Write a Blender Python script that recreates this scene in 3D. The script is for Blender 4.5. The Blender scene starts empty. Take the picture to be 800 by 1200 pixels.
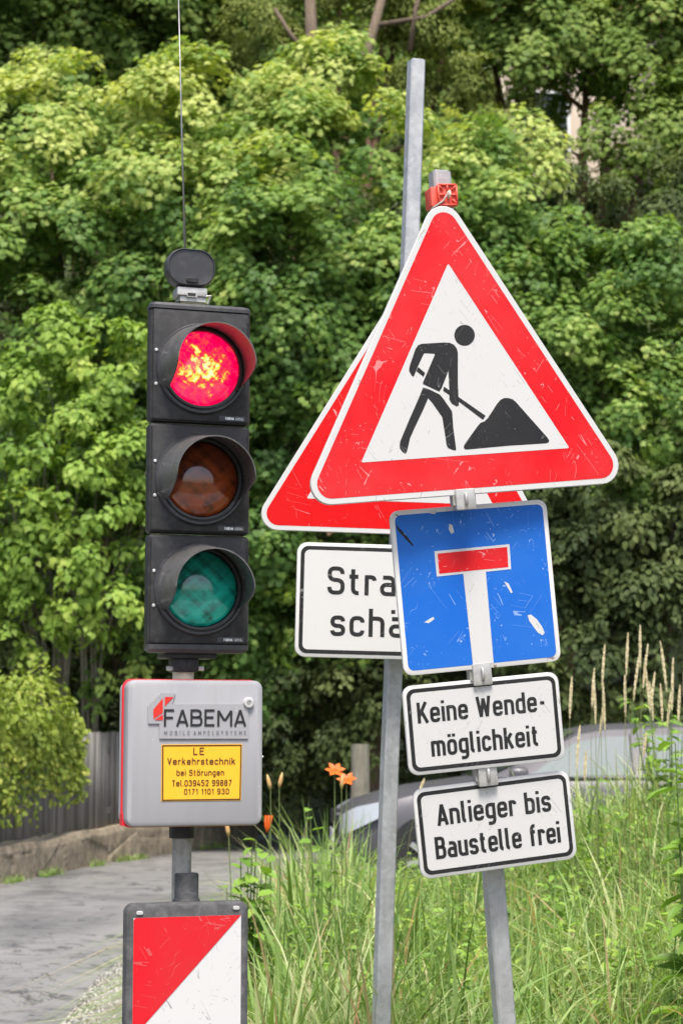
import bpy, bmesh, math, random
import numpy as np
from mathutils import Matrix, Vector

# ------------------------------------------------------------------ camera, light, exposure
SC = bpy.context.scene
COL = SC.collection
F = 2250.0                                   # focal length in photo pixels (photo 800 x 1200)
TH = math.atan(255 / F)                      # camera pitched up a little
CAM = np.array([0.0, 0.0, 1.6])
cd = bpy.data.cameras.new('camera'); cam = bpy.data.objects.new('camera', cd); COL.objects.link(cam)
cam.location = CAM; cam.rotation_euler = (math.pi / 2 + TH, 0, 0)
cd.sensor_fit = 'VERTICAL'; cd.sensor_height = 36; cd.sensor_width = 24; cd.lens = 36 * F / 1200
cd.clip_start = 0.1; cd.clip_end = 3000
cd.dof.use_dof = True; cd.dof.focus_distance = 4.85; cd.dof.aperture_fstop = 7.5
SC.camera = cam

SUN_DIR = Vector((0.04, -0.56, 1.10)).normalized()
w = bpy.data.worlds.new('World'); SC.world = w; w.use_nodes = True
nt = w.node_tree; bg = nt.nodes['Background']
sky = nt.nodes.new('ShaderNodeTexSky'); sky.sky_type = 'NISHITA'; sky.sun_disc = False
sky.sun_elevation = math.asin(SUN_DIR.z); sky.sun_rotation = math.atan2(SUN_DIR.x, SUN_DIR.y)
sky.air_density = 1.0; sky.dust_density = 5.0; sky.ozone_density = 1.0; sky.altitude = 300
nt.links.new(sky.outputs[0], bg.inputs[0]); bg.inputs[1].default_value = 0.15
sd = bpy.data.lights.new('sun', 'SUN'); sd.energy = 3.5; sd.angle = math.radians(18); sd.color = (1.0, 0.95, 0.87)
so = bpy.data.objects.new('sun', sd); COL.objects.link(so)
so.rotation_euler = SUN_DIR.to_track_quat('Z', 'Y').to_euler()
SC.view_settings.view_transform = 'Standard'; SC.view_settings.look = 'None'
SC.view_settings.exposure = 0.48; SC.view_settings.gamma = 1
SC.render.engine = 'CYCLES'
SC.cycles.use_denoising = True
SC.cycles.max_bounces = 6; SC.cycles.diffuse_bounces = 3; SC.cycles.glossy_bounces = 3
SC.cycles.transmission_bounces = 4; SC.cycles.transparent_max_bounces = 6
SC.cycles.caustics_reflective = False; SC.cycles.caustics_refractive = False

R_ = np.random.default_rng(11)
random.seed(5)

# ------------------------------------------------------------------ helpers
def P(px, py, Y):
    d = np.array([(px - 400) / F, 0, 0]) + (600 - py) / F * np.array([0, -math.sin(TH), math.cos(TH)]) \
        + np.array([0, math.cos(TH), math.sin(TH)])
    return CAM + d * (Y / d[1])
def G(px, py, z=0.0):
    a = P(px, py, 1.0) - CAM
    return CAM + a * ((z - CAM[2]) / a[2])
def frame(loc, yaw=0, tilt=0, roll=0):
    y, t, r = map(math.radians, (yaw, tilt, roll))
    return Matrix.Translation(Vector(loc)) @ Matrix.Rotation(y, 4, 'Z') @ Matrix.Rotation(t, 4, 'X') @ Matrix.Rotation(r, 4, 'Y')

def mknode(m, t, **kw):
    n = m.node_tree.nodes.new(t)
    for k, v in kw.items():
        if hasattr(n, k): setattr(n, k, v)
        else: n.inputs[k].default_value = v
    return n
def ramp(m, stops, interp='LINEAR'):
    n = m.node_tree.nodes.new('ShaderNodeValToRGB'); cr = n.color_ramp; cr.interpolation = interp
    while len(cr.elements) < len(stops): cr.elements.new(0.5)
    for e, (p, c) in zip(cr.elements, stops):
        e.position = p; e.color = (c, c, c, 1) if isinstance(c, (int, float)) else (*c, 1)
    return n
def base_mat(name, col, rough=0.5, metal=0.0, spec=0.5, coat=0.0):
    m = bpy.data.materials.new(name); m.use_nodes = True
    b = m.node_tree.nodes['Principled BSDF']
    b.inputs['Base Color'].default_value = (*col, 1); b.inputs['Roughness'].default_value = rough
    b.inputs['Metallic'].default_value = metal; b.inputs['Specular IOR Level'].default_value = spec
    b.inputs['Coat Weight'].default_value = coat
    m['b'] = 1
    return m, b, m.node_tree.links
def mixc(m, fac, a, b):
    """fac / a / b are sockets or constants -> colour socket"""
    n = m.node_tree.nodes.new('ShaderNodeMix'); n.data_type = 'RGBA'; L = m.node_tree.links
    for idx, v in ((0, fac), (6, a), (7, b)):
        if hasattr(v, 'links'): L.new(v, n.inputs[idx])
        elif idx == 0: n.inputs[0].default_value = v
        else: n.inputs[idx].default_value = (*v, 1)
    return n.outputs[2]
def mth(m, op, a, b=0.0):
    n = m.node_tree.nodes.new('ShaderNodeMath'); n.operation = op; L = m.node_tree.links
    for i, v in enumerate((a, b)):
        if hasattr(v, 'links'): L.new(v, n.inputs[i])
        else: n.inputs[i].default_value = v
    return n.outputs[0]
def noise(m, scale, detail=3, rough=0.55, dist=0.0, vec=None, coord='Object'):
    tc = m.node_tree.nodes.get('tc') or m.node_tree.nodes.new('ShaderNodeTexCoord'); tc.name = 'tc'
    n = m.node_tree.nodes.new('ShaderNodeTexNoise')
    n.inputs['Scale'].default_value = scale; n.inputs['Detail'].default_value = detail
    n.inputs['Roughness'].default_value = rough; n.inputs['Distortion'].default_value = dist
    m.node_tree.links.new(vec if vec is not None else tc.outputs[coord], n.inputs['Vector'])
    return n.outputs[0]
def mapping(m, scale=(1, 1, 1), rot=(0, 0, 0), loc=(0, 0, 0), coord='Object'):
    tc = m.node_tree.nodes.get('tc') or m.node_tree.nodes.new('ShaderNodeTexCoord'); tc.name = 'tc'
    n = m.node_tree.nodes.new('ShaderNodeMapping')
    n.inputs['Scale'].default_value = scale; n.inputs['Rotation'].default_value = rot; n.inputs['Location'].default_value = loc
    m.node_tree.links.new(tc.outputs[coord], n.inputs[0]); return n.outputs[0]
def aniso(m, scale, rot, loc=(0, 0, 0)):
    n = m.node_tree.nodes.new('ShaderNodeMapping'); m.node_tree.links.new(mapping(m, rot=rot, loc=loc), n.inputs[0]); n.inputs['Scale'].default_value = scale
    return n.outputs[0]
def through(m, sock, stops, interp='LINEAR'):
    r = ramp(m, stops, interp); m.node_tree.links.new(sock, r.inputs[0]); return r.outputs[0]
def bump(m, b, h, strength=0.3, dist=0.01):
    n = m.node_tree.nodes.new('ShaderNodeBump'); n.inputs['Strength'].default_value = strength
    n.inputs['Distance'].default_value = dist
    m.node_tree.links.new(h, n.inputs['Height']); m.node_tree.links.new(n.outputs[0], b.inputs['Normal'])

def worn(name, col, scratch=(0.75, 0.7, 0.7), amount=1.0, rough=0.35, dirt=(0.3, 0.28, 0.25), dirt_amt=0.12, seed=0, fleck=1.0):
    """sheeting paint with curved hairline scratches, flecks and a thin uneven film of grime"""
    m, b, L = base_mat(name, col, rough, spec=.25)
    v = mapping(m, loc=(seed, seed * 2.3, seed * .7))
    big = noise(m, 3.5, 4, .6, vec=v)
    c = mixc(m, through(m, big, [(0.35, 0.0), (0.75, dirt_amt)]), col, dirt)
    for an, asp, sc_, th, gate_s, gl in ((.55, 14, 2.2, .010, 14, .60), (-.75, 12, 2.6, .009, 12, .60), (.1, 9, 4.0, .007, 18, .62), (1.35, 16, 1.8, .008, 10, .61), (-.3, 3, 7.0, .004, 11, .60)):
        v2 = aniso(m, (asp, 1, 1), (0, an, 0), (seed + an * 9, 0, seed * 2))
        n = noise(m, sc_, 1.0, .5, .15, vec=v2)
        line = mth(m, 'LESS_THAN', mth(m, 'ABSOLUTE', mth(m, 'SUBTRACT', n, 0.5)), th * amount)
        gate = mth(m, 'GREATER_THAN', noise(m, gate_s, 3, .6, vec=mapping(m, loc=(seed * 3 + an * 7, 1, 4))), gl - .02 * amount)
        c = mixc(m, mth(m, 'MULTIPLY', mth(m, 'MULTIPLY', line, gate), .65), c, scratch)
    fl = mth(m, 'MULTIPLY', mth(m, 'GREATER_THAN', noise(m, 130, 3, .6, vec=v), .70 - .03 * fleck),
             mth(m, 'GREATER_THAN', noise(m, 9, 3, .5, vec=v), .57 - .03 * fleck))
    c = mixc(m, mth(m, 'MULTIPLY', fl, .8), c, scratch)
    L.new(c, b.inputs['Base Color'])
    L.new(through(m, big, [(0.3, rough), (0.8, min(1, rough + .25))]), b.inputs['Roughness'])
    return m

def link(name, me, mat, parent=None, mtx=None, smooth=False):
    o = bpy.data.objects.new(name, me); COL.objects.link(o)
    if mat is not None: me.materials.append(mat)
    if parent is not None: o.parent = parent
    if mtx is not None:
        if parent is None: o.matrix_world = mtx
        else: o.matrix_local = mtx
    if smooth:
        me.polygons.foreach_set('use_smooth', [True] * len(me.polygons))
        if smooth != True: me.set_sharp_from_angle(angle=math.radians(smooth))
    return o
def empty(name, mtx, label, cat, group=None):
    o = bpy.data.objects.new(name, None); COL.objects.link(o); o.matrix_world = mtx; o.empty_display_size = .1
    return tag(o, label, cat, group)
def tag(o, label, cat, group=None, kind=None):
    o['label'] = label
    if cat: o['category'] = cat
    if group: o['group'] = group
    if kind: o['kind'] = kind
    return o

class MB:
    def __init__(s): s.v = []; s.f = []
    def add(s, vs, fs, mtx=None):
        k = len(s.v)
        for p in vs:
            p = Vector(p)
            s.v.append(tuple(mtx @ p) if mtx is not None else tuple(p))
        s.f += [tuple(i + k for i in f) for f in fs]; return s
    def box(s, x0, x1, y0, y1, z0, z1, mtx=None):
        v = [(x0, y0, z0), (x1, y0, z0), (x1, y1, z0), (x0, y1, z0), (x0, y0, z1), (x1, y0, z1), (x1, y1, z1), (x0, y1, z1)]
        return s.add(v, [(3, 2, 1, 0), (4, 5, 6, 7), (0, 1, 5, 4), (1, 2, 6, 5), (2, 3, 7, 6), (3, 0, 4, 7)], mtx)
    def loft(s, rings, cap=True, mtx=None, closed=True):
        n = len(rings[0]); vs = [p for r in rings for p in r]; fs = []
        for i in range(len(rings) - 1):
            for j in range(n if closed else n - 1):
                a, b = i * n + j, i * n + (j + 1) % n
                fs.append((a, b, b + n, a + n))
        if cap: fs += [tuple(range(n))[::-1], tuple(range((len(rings) - 1) * n, len(rings) * n))]
        return s.add(vs, fs, mtx)
    def tube(s, pts, rad, n=8, mtx=None, cap=True):
        pts = [Vector(p) for p in pts]
        if not hasattr(rad, '__len__'): rad = [rad] * len(pts)
        rings = []; u = None
        for i, p in enumerate(pts):
            t = (pts[min(i + 1, len(pts) - 1)] - pts[max(i - 1, 0)]).normalized()
            if u is None: u = t.cross(Vector((0, 1, 0)) if abs(t.y) < .9 else Vector((1, 0, 0))).normalized()
            else: u = (u - t * u.dot(t)).normalized()
            w_ = t.cross(u)
            rings.append([tuple(p + (u * math.cos(a) + w_ * math.sin(a)) * rad[i]) for a in [2 * math.pi * k / n for k in range(n)]])
        return s.loft(rings, cap, mtx)
    def slab(s, w, h, y0, y1, r=.01, bev=.002, mtx=None, seg=6, cx=0, cz=0):
        """rounded rectangle in xz, from front y0 to back y1, front edge bevelled"""
        def o(ins): return rrect(w - 2 * ins, h - 2 * ins, max(r - ins, .0005), seg, cx, cz)
        lv = [(o(bev), y0), (o(bev * .3), y0 + bev * .3), (o(0), y0 + bev), (o(0), y1 - min(bev, (y1 - y0) * .3)), (o(bev * .5), y1)]
        return s.loft([[(x, y, z) for x, z in ring] for ring, y in lv], True, mtx)
    def prism(s, poly, y0, y1, mtx=None):
        return s.loft([[(x, y0, z) for x, z in poly], [(x, y1, z) for x, z in poly]], True, mtx)
    def sheet(s, poly, y, mtx=None):
        return s.add([(x, y, z) for x, z in poly], [tuple(range(len(poly)))], mtx)
    def build(s, name, mat, parent=None, mtx=None, smooth=False):
        me = bpy.data.meshes.new(name); me.from_pydata(s.v, [], s.f); me.update()
        bm = bmesh.new(); bm.from_mesh(me); bmesh.ops.recalc_face_normals(bm, faces=bm.faces); bm.to_mesh(me); bm.free()
        return link(name, me, mat, parent, mtx, smooth)
def rrect(w, h, r, seg=6, cx=0, cz=0):
    out = []
    for sx, sz, a0 in ((1, 1, 0), (-1, 1, 90), (-1, -1, 180), (1, -1, 270)):
        for k in range(seg + 1):
            a = math.radians(a0 + 90 * k / seg)
            out.append((cx + sx * (w / 2 - r) + r * math.cos(a), cz + sz * (h / 2 - r) + r * math.sin(a)))
    return out
def rtri(side, r, cz=0.0, seg=8):
    """rounded equilateral triangle, centroid at 0"""
    h = side * math.sqrt(3) / 2; out = []
    for (x, z), a0 in (((0, h * 2 / 3), 30), ((-side / 2, -h / 3), 150), ((side / 2, -h / 3), 270)):
        d = Vector((x, z)); c = d * (1 - 2 * r / d.length)
        for k in range(seg + 1):
            a = math.radians(a0 + 120 * k / seg); out.append((c.x + r * math.cos(a), c.y + r * math.sin(a) + cz))
    return out
def circ(r, n=32, cx=0, cz=0): return [(cx + r * math.cos(2 * math.pi * k / n), cz + r * math.sin(2 * math.pi * k / n)) for k in range(n)]

# ------------------------------------------------------------------ stroke lettering (monoline road-sign alphabet)
X, B, H, L0 = .655, .07, .93, .40
O_ = [('c', [(0, X), (L0, X), (L0, B), (0, B)])]
DOTS = [('o', [(.07, .84), (.07, .98)]), ('o', [(.33, .84), (.33, .98)])]
A_ = [('o', [(.03, X), (L0, X), (L0, 0)]), ('o', [(L0, .40, 0), (0, .40), (0, B), (L0, B, 0)])]
GL = {
 'a': (L0, A_), 'ä': (L0, A_ + DOTS), 'o': (L0, O_), 'ö': (L0, O_ + DOTS),
 'b': (L0, [('o', [(0, 1), (0, 0)]), ('o', [(0, X), (L0, X), (L0, B), (0, B)])]),
 'c': (.36, [('o', [(.37, .50), (.37, X), (0, X), (0, B), (.37, B), (.37, .22)])]),
 'd': (L0, [('o', [(L0, 1), (L0, 0)]), ('o', [(L0, X), (0, X), (0, B), (L0, B)])]),
 'e': (L0, [('o', [(0, .37, 0), (L0, .37, 0), (L0, X), (0, X), (0, B), (L0, B), (L0, .20)])]),
 'f': (.28, [('o', [(.32, H), (.10, H), (.10, 0)]), ('o', [(-.02, X), (.30, X)])]),
 'g': (L0, [('o', [(L0, X), (0, X), (0, .10), (L0, .10)]), ('o', [(L0, .72), (L0, -.19), (.03, -.19)])]),
 'h': (L0, [('o', [(0, 1), (0, 0)]), ('o', [(0, X), (L0, X), (L0, 0)])]),
 'i': (0, [('o', [(0, .72), (0, 0)]), ('o', [(0, .86), (0, 1.0)])]),
 'k': (.38, [('o', [(0, 1), (0, 0)]), ('o', [(.36, .72), (.03, .32)]), ('o', [(.14, .45), (.39, 0)])]),
 'l': (.12, [('o', [(0, 1), (0, B), (.14, B)])]),
 'm': (.66, [('o', [(0, .72), (0, 0)]), ('o', [(0, X), (.33, X), (.33, 0)]), ('o', [(.30, X), (.66, X), (.66, 0)])]),
 'n': (L0, [('o', [(0, .72), (0, 0)]), ('o', [(0, X), (L0, X), (L0, 0)])]),
 'r': (.24, [('o', [(0, .72), (0, 0)]), ('o', [(0, X), (.27, X), (.27, .53)])]),
 's': (.36, [('o', [(.36, .52), (.36, X), (0, X), (0, .37), (.37, .35), (.37, B), (0, B), (0, .20)])]),
 't': (.26, [('o', [(.08, .92), (.08, B), (.28, B)]), ('o', [(-.05, X), (.26, X)])]),
 'u': (L0, [('o', [(0, .72), (0, B), (L0, B)]), ('o', [(L0, .72), (L0, 0)])]),
 'ß': (.40, [('o', [(0, 0), (0, H), (.34, H), (.34, .55), (.15, .55)]), ('o', [(.15, .55), (.40, .55), (.40, B), (.15, B)])]),
 'A': (.44, [('o', [(-.02, 0), (.22, .96), (.46, 0)]), ('o', [(.06, .26), (.38, .26)])]),
 'B': (.45, [('o', [(0, .53, 0), (.42, .53), (.42, H), (0, H, 0), (0, B, 0), (.46, B), (.46, .53), (.20, .53)])]),
 'E': (.40, [('o', [(.42, H, 0), (0, H, 0), (0, B, 0), (.42, B, 0)]), ('o', [(0, .52), (.37, .52)])]),
 'F': (.38, [('o', [(.42, H, 0), (0, H, 0), (0, 0, 0)]), ('o', [(0, .50), (.37, .50)])]),
 'I': (0, [('o', [(0, 1), (0, 0)])]),
 'K': (.46, [('o', [(0, 1), (0, 0)]), ('o', [(.44, 1), (.03, .36)]), ('o', [(.17, .56), (.48, 0)])]),
 'L': (.38, [('o', [(0, 1, 0), (0, B, 0), (.40, B, 0)])]),
 'M': (.60, [('o', [(0, 0), (0, .92), (.30, .30), (.60, .92), (.60, 0)])]),
 'O': (.46, [('c', [(0, H), (.46, H), (.46, B), (0, B)])]), '0': (.40, [('c', [(0, H), (.40, H), (.40, B), (0, B)])]),
 'P': (.42, [('o', [(0, 0, 0), (0, H, 0), (.43, H), (.43, .46), (0, .46, 0)])]),
 'S': (.44, [('o', [(.44, .74), (.44, H), (0, H), (0, .54), (.45, .50), (.45, B), (0, B), (0, .27)])]),
 'T': (.44, [('o', [(0, H), (.46, H)]), ('o', [(.23, H), (.23, 0)])]),
 'V': (.46, [('o', [(0, 1), (.23, .05), (.46, 1)])]),
 'W': (.70, [('o', [(0, 1), (.17, .02), (.35, .90), (.53, .02), (.70, 1)])]),
 'Y': (.46, [('o', [(0, 1), (.23, .48), (.46, 1)]), ('o', [(.23, .5), (.23, 0)])]),
 '1': (.20, [('o', [(-.02, .76), (.18, .95), (.18, 0)])]),
 '2': (.40, [('o', [(0, .70), (0, H), (.40, H), (.40, .58), (0, B, 0), (.43, B, 0)])]),
 '3': (.40, [('o', [(0, .74), (0, H), (.38, H), (.38, .53), (.14, .53)]), ('o', [(.14, .53), (.40, .53), (.40, B), (0, B), (0, .24)])]),
 '4': (.42, [('o', [(.22, 1), (0, .24, 0), (.46, .24, 0)]), ('o', [(.32, .5), (.32, 0)])]),
 '5': (.40, [('o', [(.38, H, 0), (.03, H, 0), (.01, .56, 0), (.40, .58), (.40, B), (0, B), (0, .22)])]),
 '7': (.40, [('o', [(0, H, 0), (.40, H, 0), (.12, 0, 0)])]),
 '8': (.40, [('c', [(.02, H), (.38, H), (.38, .53), (.02, .53)]), ('c', [(0, .53), (.40, .53), (.40, B), (0, B)])]),
 '9': (.40, [('o', [(.40, .46), (0, .46), (0, H), (.40, H), (.40, B), (.02, B), (.02, .2)])]),
 '-': (.26, [('o', [(0, .40), (.26, .40)])]), '.': (0, [('o', [(0, 0), (0, .15)])]), ' ': (.40, []),
}
def fillet(pts, r, closed):
    n = len(pts); out = []
    for i, p in enumerate(pts):
        rr = p[2] if len(p) > 2 else r
        v = Vector(p[:2])
        if (not closed and i in (0, n - 1)) or rr == 0: out.append(v); continue
        a, b = Vector(pts[i - 1][:2]) - v, Vector(pts[(i + 1) % n][:2]) - v
        fa = .5 if (closed or 0 < i - 1) else .98; fb = .5 if (closed or i + 1 < n - 1) else .98
        d = min(rr, a.length * fa, b.length * fb)
        ang = a.angle(b)
        if ang > 2.6 or ang < .9: out.append(v); continue
        p0, p1 = v + a.normalized() * d, v + b.normalized() * d
        for k in range(6):
            t = k / 5; q = v + (p0 - v) * (1 - t) ** 1.9 + (p1 - v) * t ** 1.9   # superelliptic corner
            out.append(q)
    return out
def stroke(mb, pts, closed, t, y, fx, fz):
    P_ = [Vector((fx(p.x), fz(p.y))) for p in pts]
    Q = [P_[0]]
    for p in P_[1:]:
        if (p - Q[-1]).length > t * .02: Q.append(p)
    if closed and (Q[0] - Q[-1]).length < t * .02: Q.pop()
    n = len(Q); Lf = []; Rt = []
    if n < 2: return
    for i in range(n):
        a = Q[i] - Q[i - 1] if (closed or i > 0) else None
        b = Q[(i + 1) % n] - Q[i] if (closed or i < n - 1) else None
        a = b if a is None else a; b = a if b is None else b
        na = Vector((-a.y, a.x)).normalized(); nb = Vector((-b.y, b.x)).normalized()
        m = na + nb
        m = na if m.length < .1 else m.normalized()
        k = t / 2 / max(.35, m.dot(na))
        Lf.append(Q[i] + m * k); Rt.append(Q[i] - m * k)
    vs = [(p.x, y, p.y) for p in Lf + Rt]
    fs = [(i, (i + 1) % n, n + (i + 1) % n, n + i) for i in range(n if closed else n - 1)]
    mb.add(vs, fs)
def write(mb, text, x0, x1, base, cap, y, t=.145, gap=.29, slope=0.0):
    """one line between x0 and x1 (outer edges), cap height in metres; y = plane of the ink"""
    adv = 0; pos = []
    for ch in text:
        wd, st = GL[ch]; pos.append(adv)
        adv += wd + (gap if ch != ' ' else 0) 
    tot = adv - gap
    sx = (x1 - x0 - t * cap) / tot
    th = t * cap; yy = y
    for ch, a in zip(text, pos):
        for kind, pts in GL[ch][1]:
            yy -= 2e-6
            q = fillet(pts, .17, kind == 'c')
            q = [p for i, p in enumerate(q) if i == 0 or (p - q[i - 1]).length > 1e-3]
            runs = [q]
            if kind == 'o':                     # sharp corners: separate strokes, so that each keeps its full width
                runs = [[q[0]]]
                for i in range(1, len(q)):
                    runs[-1].append(q[i])
                    if i < len(q) - 1 and (q[i] - q[i - 1]).normalized().dot((q[i + 1] - q[i]).normalized()) < -.3: runs.append([q[i]])
            for rn in runs:
                yy -= 1e-6
                stroke(mb, rn, kind == 'c', th, yy, lambda u: x0 + th / 2 + (a + u) * sx, lambda v: base + v * cap)
    return mb

# ------------------------------------------------------------------ materials
M = {}
M['sign_white'] = worn('sign_white', (.64, .64, .635), (.35, .33, .31), .5, .35, (.45, .43, .40), .10, 2, .2)
M['sign_white_clean'] = worn('sign_white_clean', (.66, .66, .66), (.6, .6, .6), .2, .3, (.6, .58, .56), .06, 5, 0)
M['sign_red'] = worn('sign_red', (.70, .008, .014), (.76, .34, .34), .5, .35, (.6, .10, .10), .35, 3, 1.0)
M['sign_red_clean'] = worn('sign_red_clean', (.74, .006, .008), (.8, .4, .4), .25, .3, (.55, .02, .02), .2, 9, 0)
M['beacon_red'] = worn('beacon_red', (.66, .012, .022), (.55, .12, .12), .6, .4, (.45, .05, .05), .35, 6, .6)
M['beacon_white'] = worn('beacon_white', (.64, .64, .64), (.12, .11, .10), .45, .4, (.5, .48, .45), .10, 14, .5)
M['sign_blue'] = worn('sign_blue', (.012, .14, .60), (.36, .52, .82), .4, .35, (.04, .20, .62), .5, 7, 1.1)
M['ink'] = worn('sign_black', (.018, .018, .020), (.25, .25, .25), .5, .45, (.06, .06, .06), .3, 4, .6)
def rusty_edge():
    m, b, L = base_mat('sign_edge_paint', (.78, .77, .74), .4)
    r = mth(m, 'GREATER_THAN', noise(m, 22, 4, .6), .655)
    c = mixc(m, mth(m, 'MULTIPLY', r, .8), mixc(m, noise(m, 5, 3), (.74, .73, .71), (.82, .81, .79)), (.30, .17, .09)); L.new(c, b.inputs['Base Color']); return m
M['edge_rust'] = rusty_edge()
def galvanised(name, c0, c1, rough=.5, metal=.55):
    m, b, L = base_mat(name, c0, rough, metal)
    v = m.node_tree.nodes.new('ShaderNodeTexVoronoi'); v.inputs['Scale'].default_value = 70
    L.new(mapping(m), v.inputs['Vector'])
    n = noise(m, 9, 5, .65); st = noise(m, 6, 4, .6, vec=mapping(m, scale=(8, 8, .6)))
    f = mth(m, 'ADD', mth(m, 'MULTIPLY', v.outputs['Color'], .25), mth(m, 'ADD', mth(m, 'MULTIPLY', n, .5), mth(m, 'MULTIPLY', st, .4)))
    L.new(through(m, f, [(.3, c0), (.75, c1)]), b.inputs['Base Color']); L.new(through(m, n, [(.3, rough - .1), (.7, rough + .15)]), b.inputs['Roughness'])
    bump(m, b, st, .08, .002); return m
M['galv'] = galvanised('galvanised_steel', (.36, .37, .38), (.60, .61, .62))
M['galv_old'] = galvanised('weathered_steel', (.22, .21, .19), (.50, .49, .46), .6, .4)
M['zinc'] = galvanised('zinc_clip', (.40, .40, .385), (.56, .55, .53), .4, .5)
def plastic(name, col, rough=.5, var=.25, sc_=8, b_=.05, dust=None):
    m, b, L = base_mat(name, col, rough)
    n = noise(m, sc_, 5, .65); c2 = tuple(min(1, c * (1 + var) + .01) for c in col)
    c = mixc(m, n, col, c2)
    if dust: c = mixc(m, mth(m, 'MULTIPLY', through(m, noise(m, 26, 6, .75, .5), [(.45, 0.), (.8, 1.)]), dust), c, (.42, .41, .40))
    L.new(c, b.inputs['Base Color']); L.new(through(m, n, [(.3, rough - .08), (.7, rough + .12)]), b.inputs['Roughness'])
    bump(m, b, noise(m, 220, 2), b_, .001); return m
def streaky(name, col, rough, var, sc_, b_):
    m = plastic(name, col, rough, var, sc_, b_); b = m.node_tree.nodes['Principled BSDF']; src = b.inputs['Base Color'].links[0].from_socket
    st = noise(m, 3, 5, .65, .2, vec=mapping(m, scale=(11, 11, .8))); sp = noise(m, 55, 4, .6)
    c = mixc(m, through(m, st, [(.48, 0.), (.8, .18)]), src, (.22, .205, .18))
    c = mixc(m, mth(m, 'MULTIPLY', mth(m, 'GREATER_THAN', sp, .70), .45), c, (.62, .62, .62)); m.node_tree.links.new(c, b.inputs['Base Color']); return m
M['black_plastic'] = plastic('black_plastic', (.011, .011, .012), .42, .6, 9, .06, .10); M['black_plastic'].node_tree.nodes['Principled BSDF'].inputs['Specular IOR Level'].default_value = .35
M['rim_plastic'] = plastic('black_edge_plastic', (.030, .030, .033), .35, .5, 9, .05, .12)
M['visor'] = plastic('visor_plastic', (.060, .058, .057), .30, .8, 5, .04, .25)
M['rubber'] = plastic('frame_rubber', (.042, .042, .044), .6, .6, 12, .25, .30)
M['box_grey'] = streaky('box_grey', (.345, .345, .365), .42, .04, 3, .03)
M['box_light'] = plastic('box_light_grey', (.50, .50, .51), .45, .05, 4, .03)
M['box_red'] = plastic('seal_red', (.72, .015, .030), .4, .2, 6, .03)
M['orange_plastic'] = plastic('orange_plastic', (.66, .075, .045), .45, .35, 30, .06)
M['screw'] = base_mat('screw', (.8, .8, .8), .3, .6)[0]
M['logo_red'] = base_mat('logo_red', (.75, .03, .02), .4)[0]
M['logo_black'] = base_mat('logo_black', (.02, .02, .022), .4)[0]
M['logo_grey'] = base_mat('logo_grey', (.13, .13, .15), .5)[0]
M['sticker_yellow'] = plastic('sticker_yellow', (.88, .47, .020), .4, .05, 20, .02)
M['sticker_ink'] = base_mat('sticker_ink', (.09, .025, .005), .5)[0]
M['antenna'] = base_mat('antenna_wire', (.30, .30, .31), .4, .7)[0]
M['cream_cap'] = plastic('cream_plastic', (.62, .55, .42), .5)

def foliage(name, stops, trans=.35, rough=.45, spec=.35):
    """leaf colour from the per-leaf 'tint' value, plus translucency"""
    m = bpy.data.materials.new(name); m.use_nodes = True; N = m.node_tree.nodes; L = m.node_tree.links
    b = N['Principled BSDF']; b.inputs['Roughness'].default_value = rough; b.inputs['Specular IOR Level'].default_value = spec
    at = N.new('ShaderNodeAttribute'); at.attribute_name = 'tint'
    c = through(m, at.outputs['Fac'], stops)
    L.new(c, b.inputs['Base Color'])
    t = N.new('ShaderNodeBsdfTranslucent'); h = N.new('ShaderNodeMix'); h.data_type = 'RGBA'; h.blend_type = 'MULTIPLY'; h.inputs[0].default_value = 1
    L.new(c, h.inputs[6]); h.inputs[7].default_value = (1.0, 1.0, .45, 1); L.new(h.outputs[2], t.inputs[0])
    mx = N.new('ShaderNodeMixShader'); mx.inputs[0].default_value = trans
    L.new(b.outputs[0], mx.inputs[1]); L.new(t.outputs[0], mx.inputs[2]); L.new(mx.outputs[0], N['Material Output'].inputs[0])
    return m
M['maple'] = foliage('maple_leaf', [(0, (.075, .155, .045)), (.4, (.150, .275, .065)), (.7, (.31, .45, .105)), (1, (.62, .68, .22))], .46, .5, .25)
M['far_tree'] = foliage('far_leaf', [(0, (.09, .165, .042)), (.5, (.20, .31, .070)), (1, (.40, .48, .12))], .42, .55, .2)
M['conifer'] = foliage('larch_leaf', [(0, (.14, .19, .045)), (.5, (.25, .31, .075)), (1, (.42, .44, .13))], .4, .6, .2)
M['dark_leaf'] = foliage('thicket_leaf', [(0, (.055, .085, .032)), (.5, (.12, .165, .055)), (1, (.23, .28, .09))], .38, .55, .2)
M['lilac'] = foliage('lilac_leaf', [(0, (.16, .28, .050)), (.5, (.32, .48, .090)), (1, (.54, .64, .14))], .42, .5, .25)
M['creeper'] = foliage('creeper_leaf', [(0, (.18, .27, .04)), (.6, (.34, .44, .07)), (1, (.52, .52, .11))], .4)
M['grass'] = foliage('grass_blade', [(0, (.12, .21, .05)), (.35, (.26, .41, .11)), (.7, (.46, .58, .22)), (.86, (.66, .68, .36)), (.93, (.58, .46, .27)), (1, (.46, .25, .11))], .42, .45, .4)
M['weed'] = foliage('weed_leaf', [(0, (.11, .22, .03)), (.5, (.26, .44, .07)), (1, (.42, .55, .11))], .35)
M['straw'] = foliage('seed_head', [(0, (.78, .66, .46)), (1, (.95, .88, .70))], .25, .7, .2)
M['stem'] = foliage('plant_stem', [(0, (.10, .18, .05)), (1, (.28, .27, .12))], .1)
M['petal'] = foliage('lily_petal', [(0, (.85, .13, .012)), (1, (.95, .26, .05))], .3)
M['bud'] = foliage('lily_bud', [(0, (.55, .46, .20)), (1, (.80, .42, .18))], .2)
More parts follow.
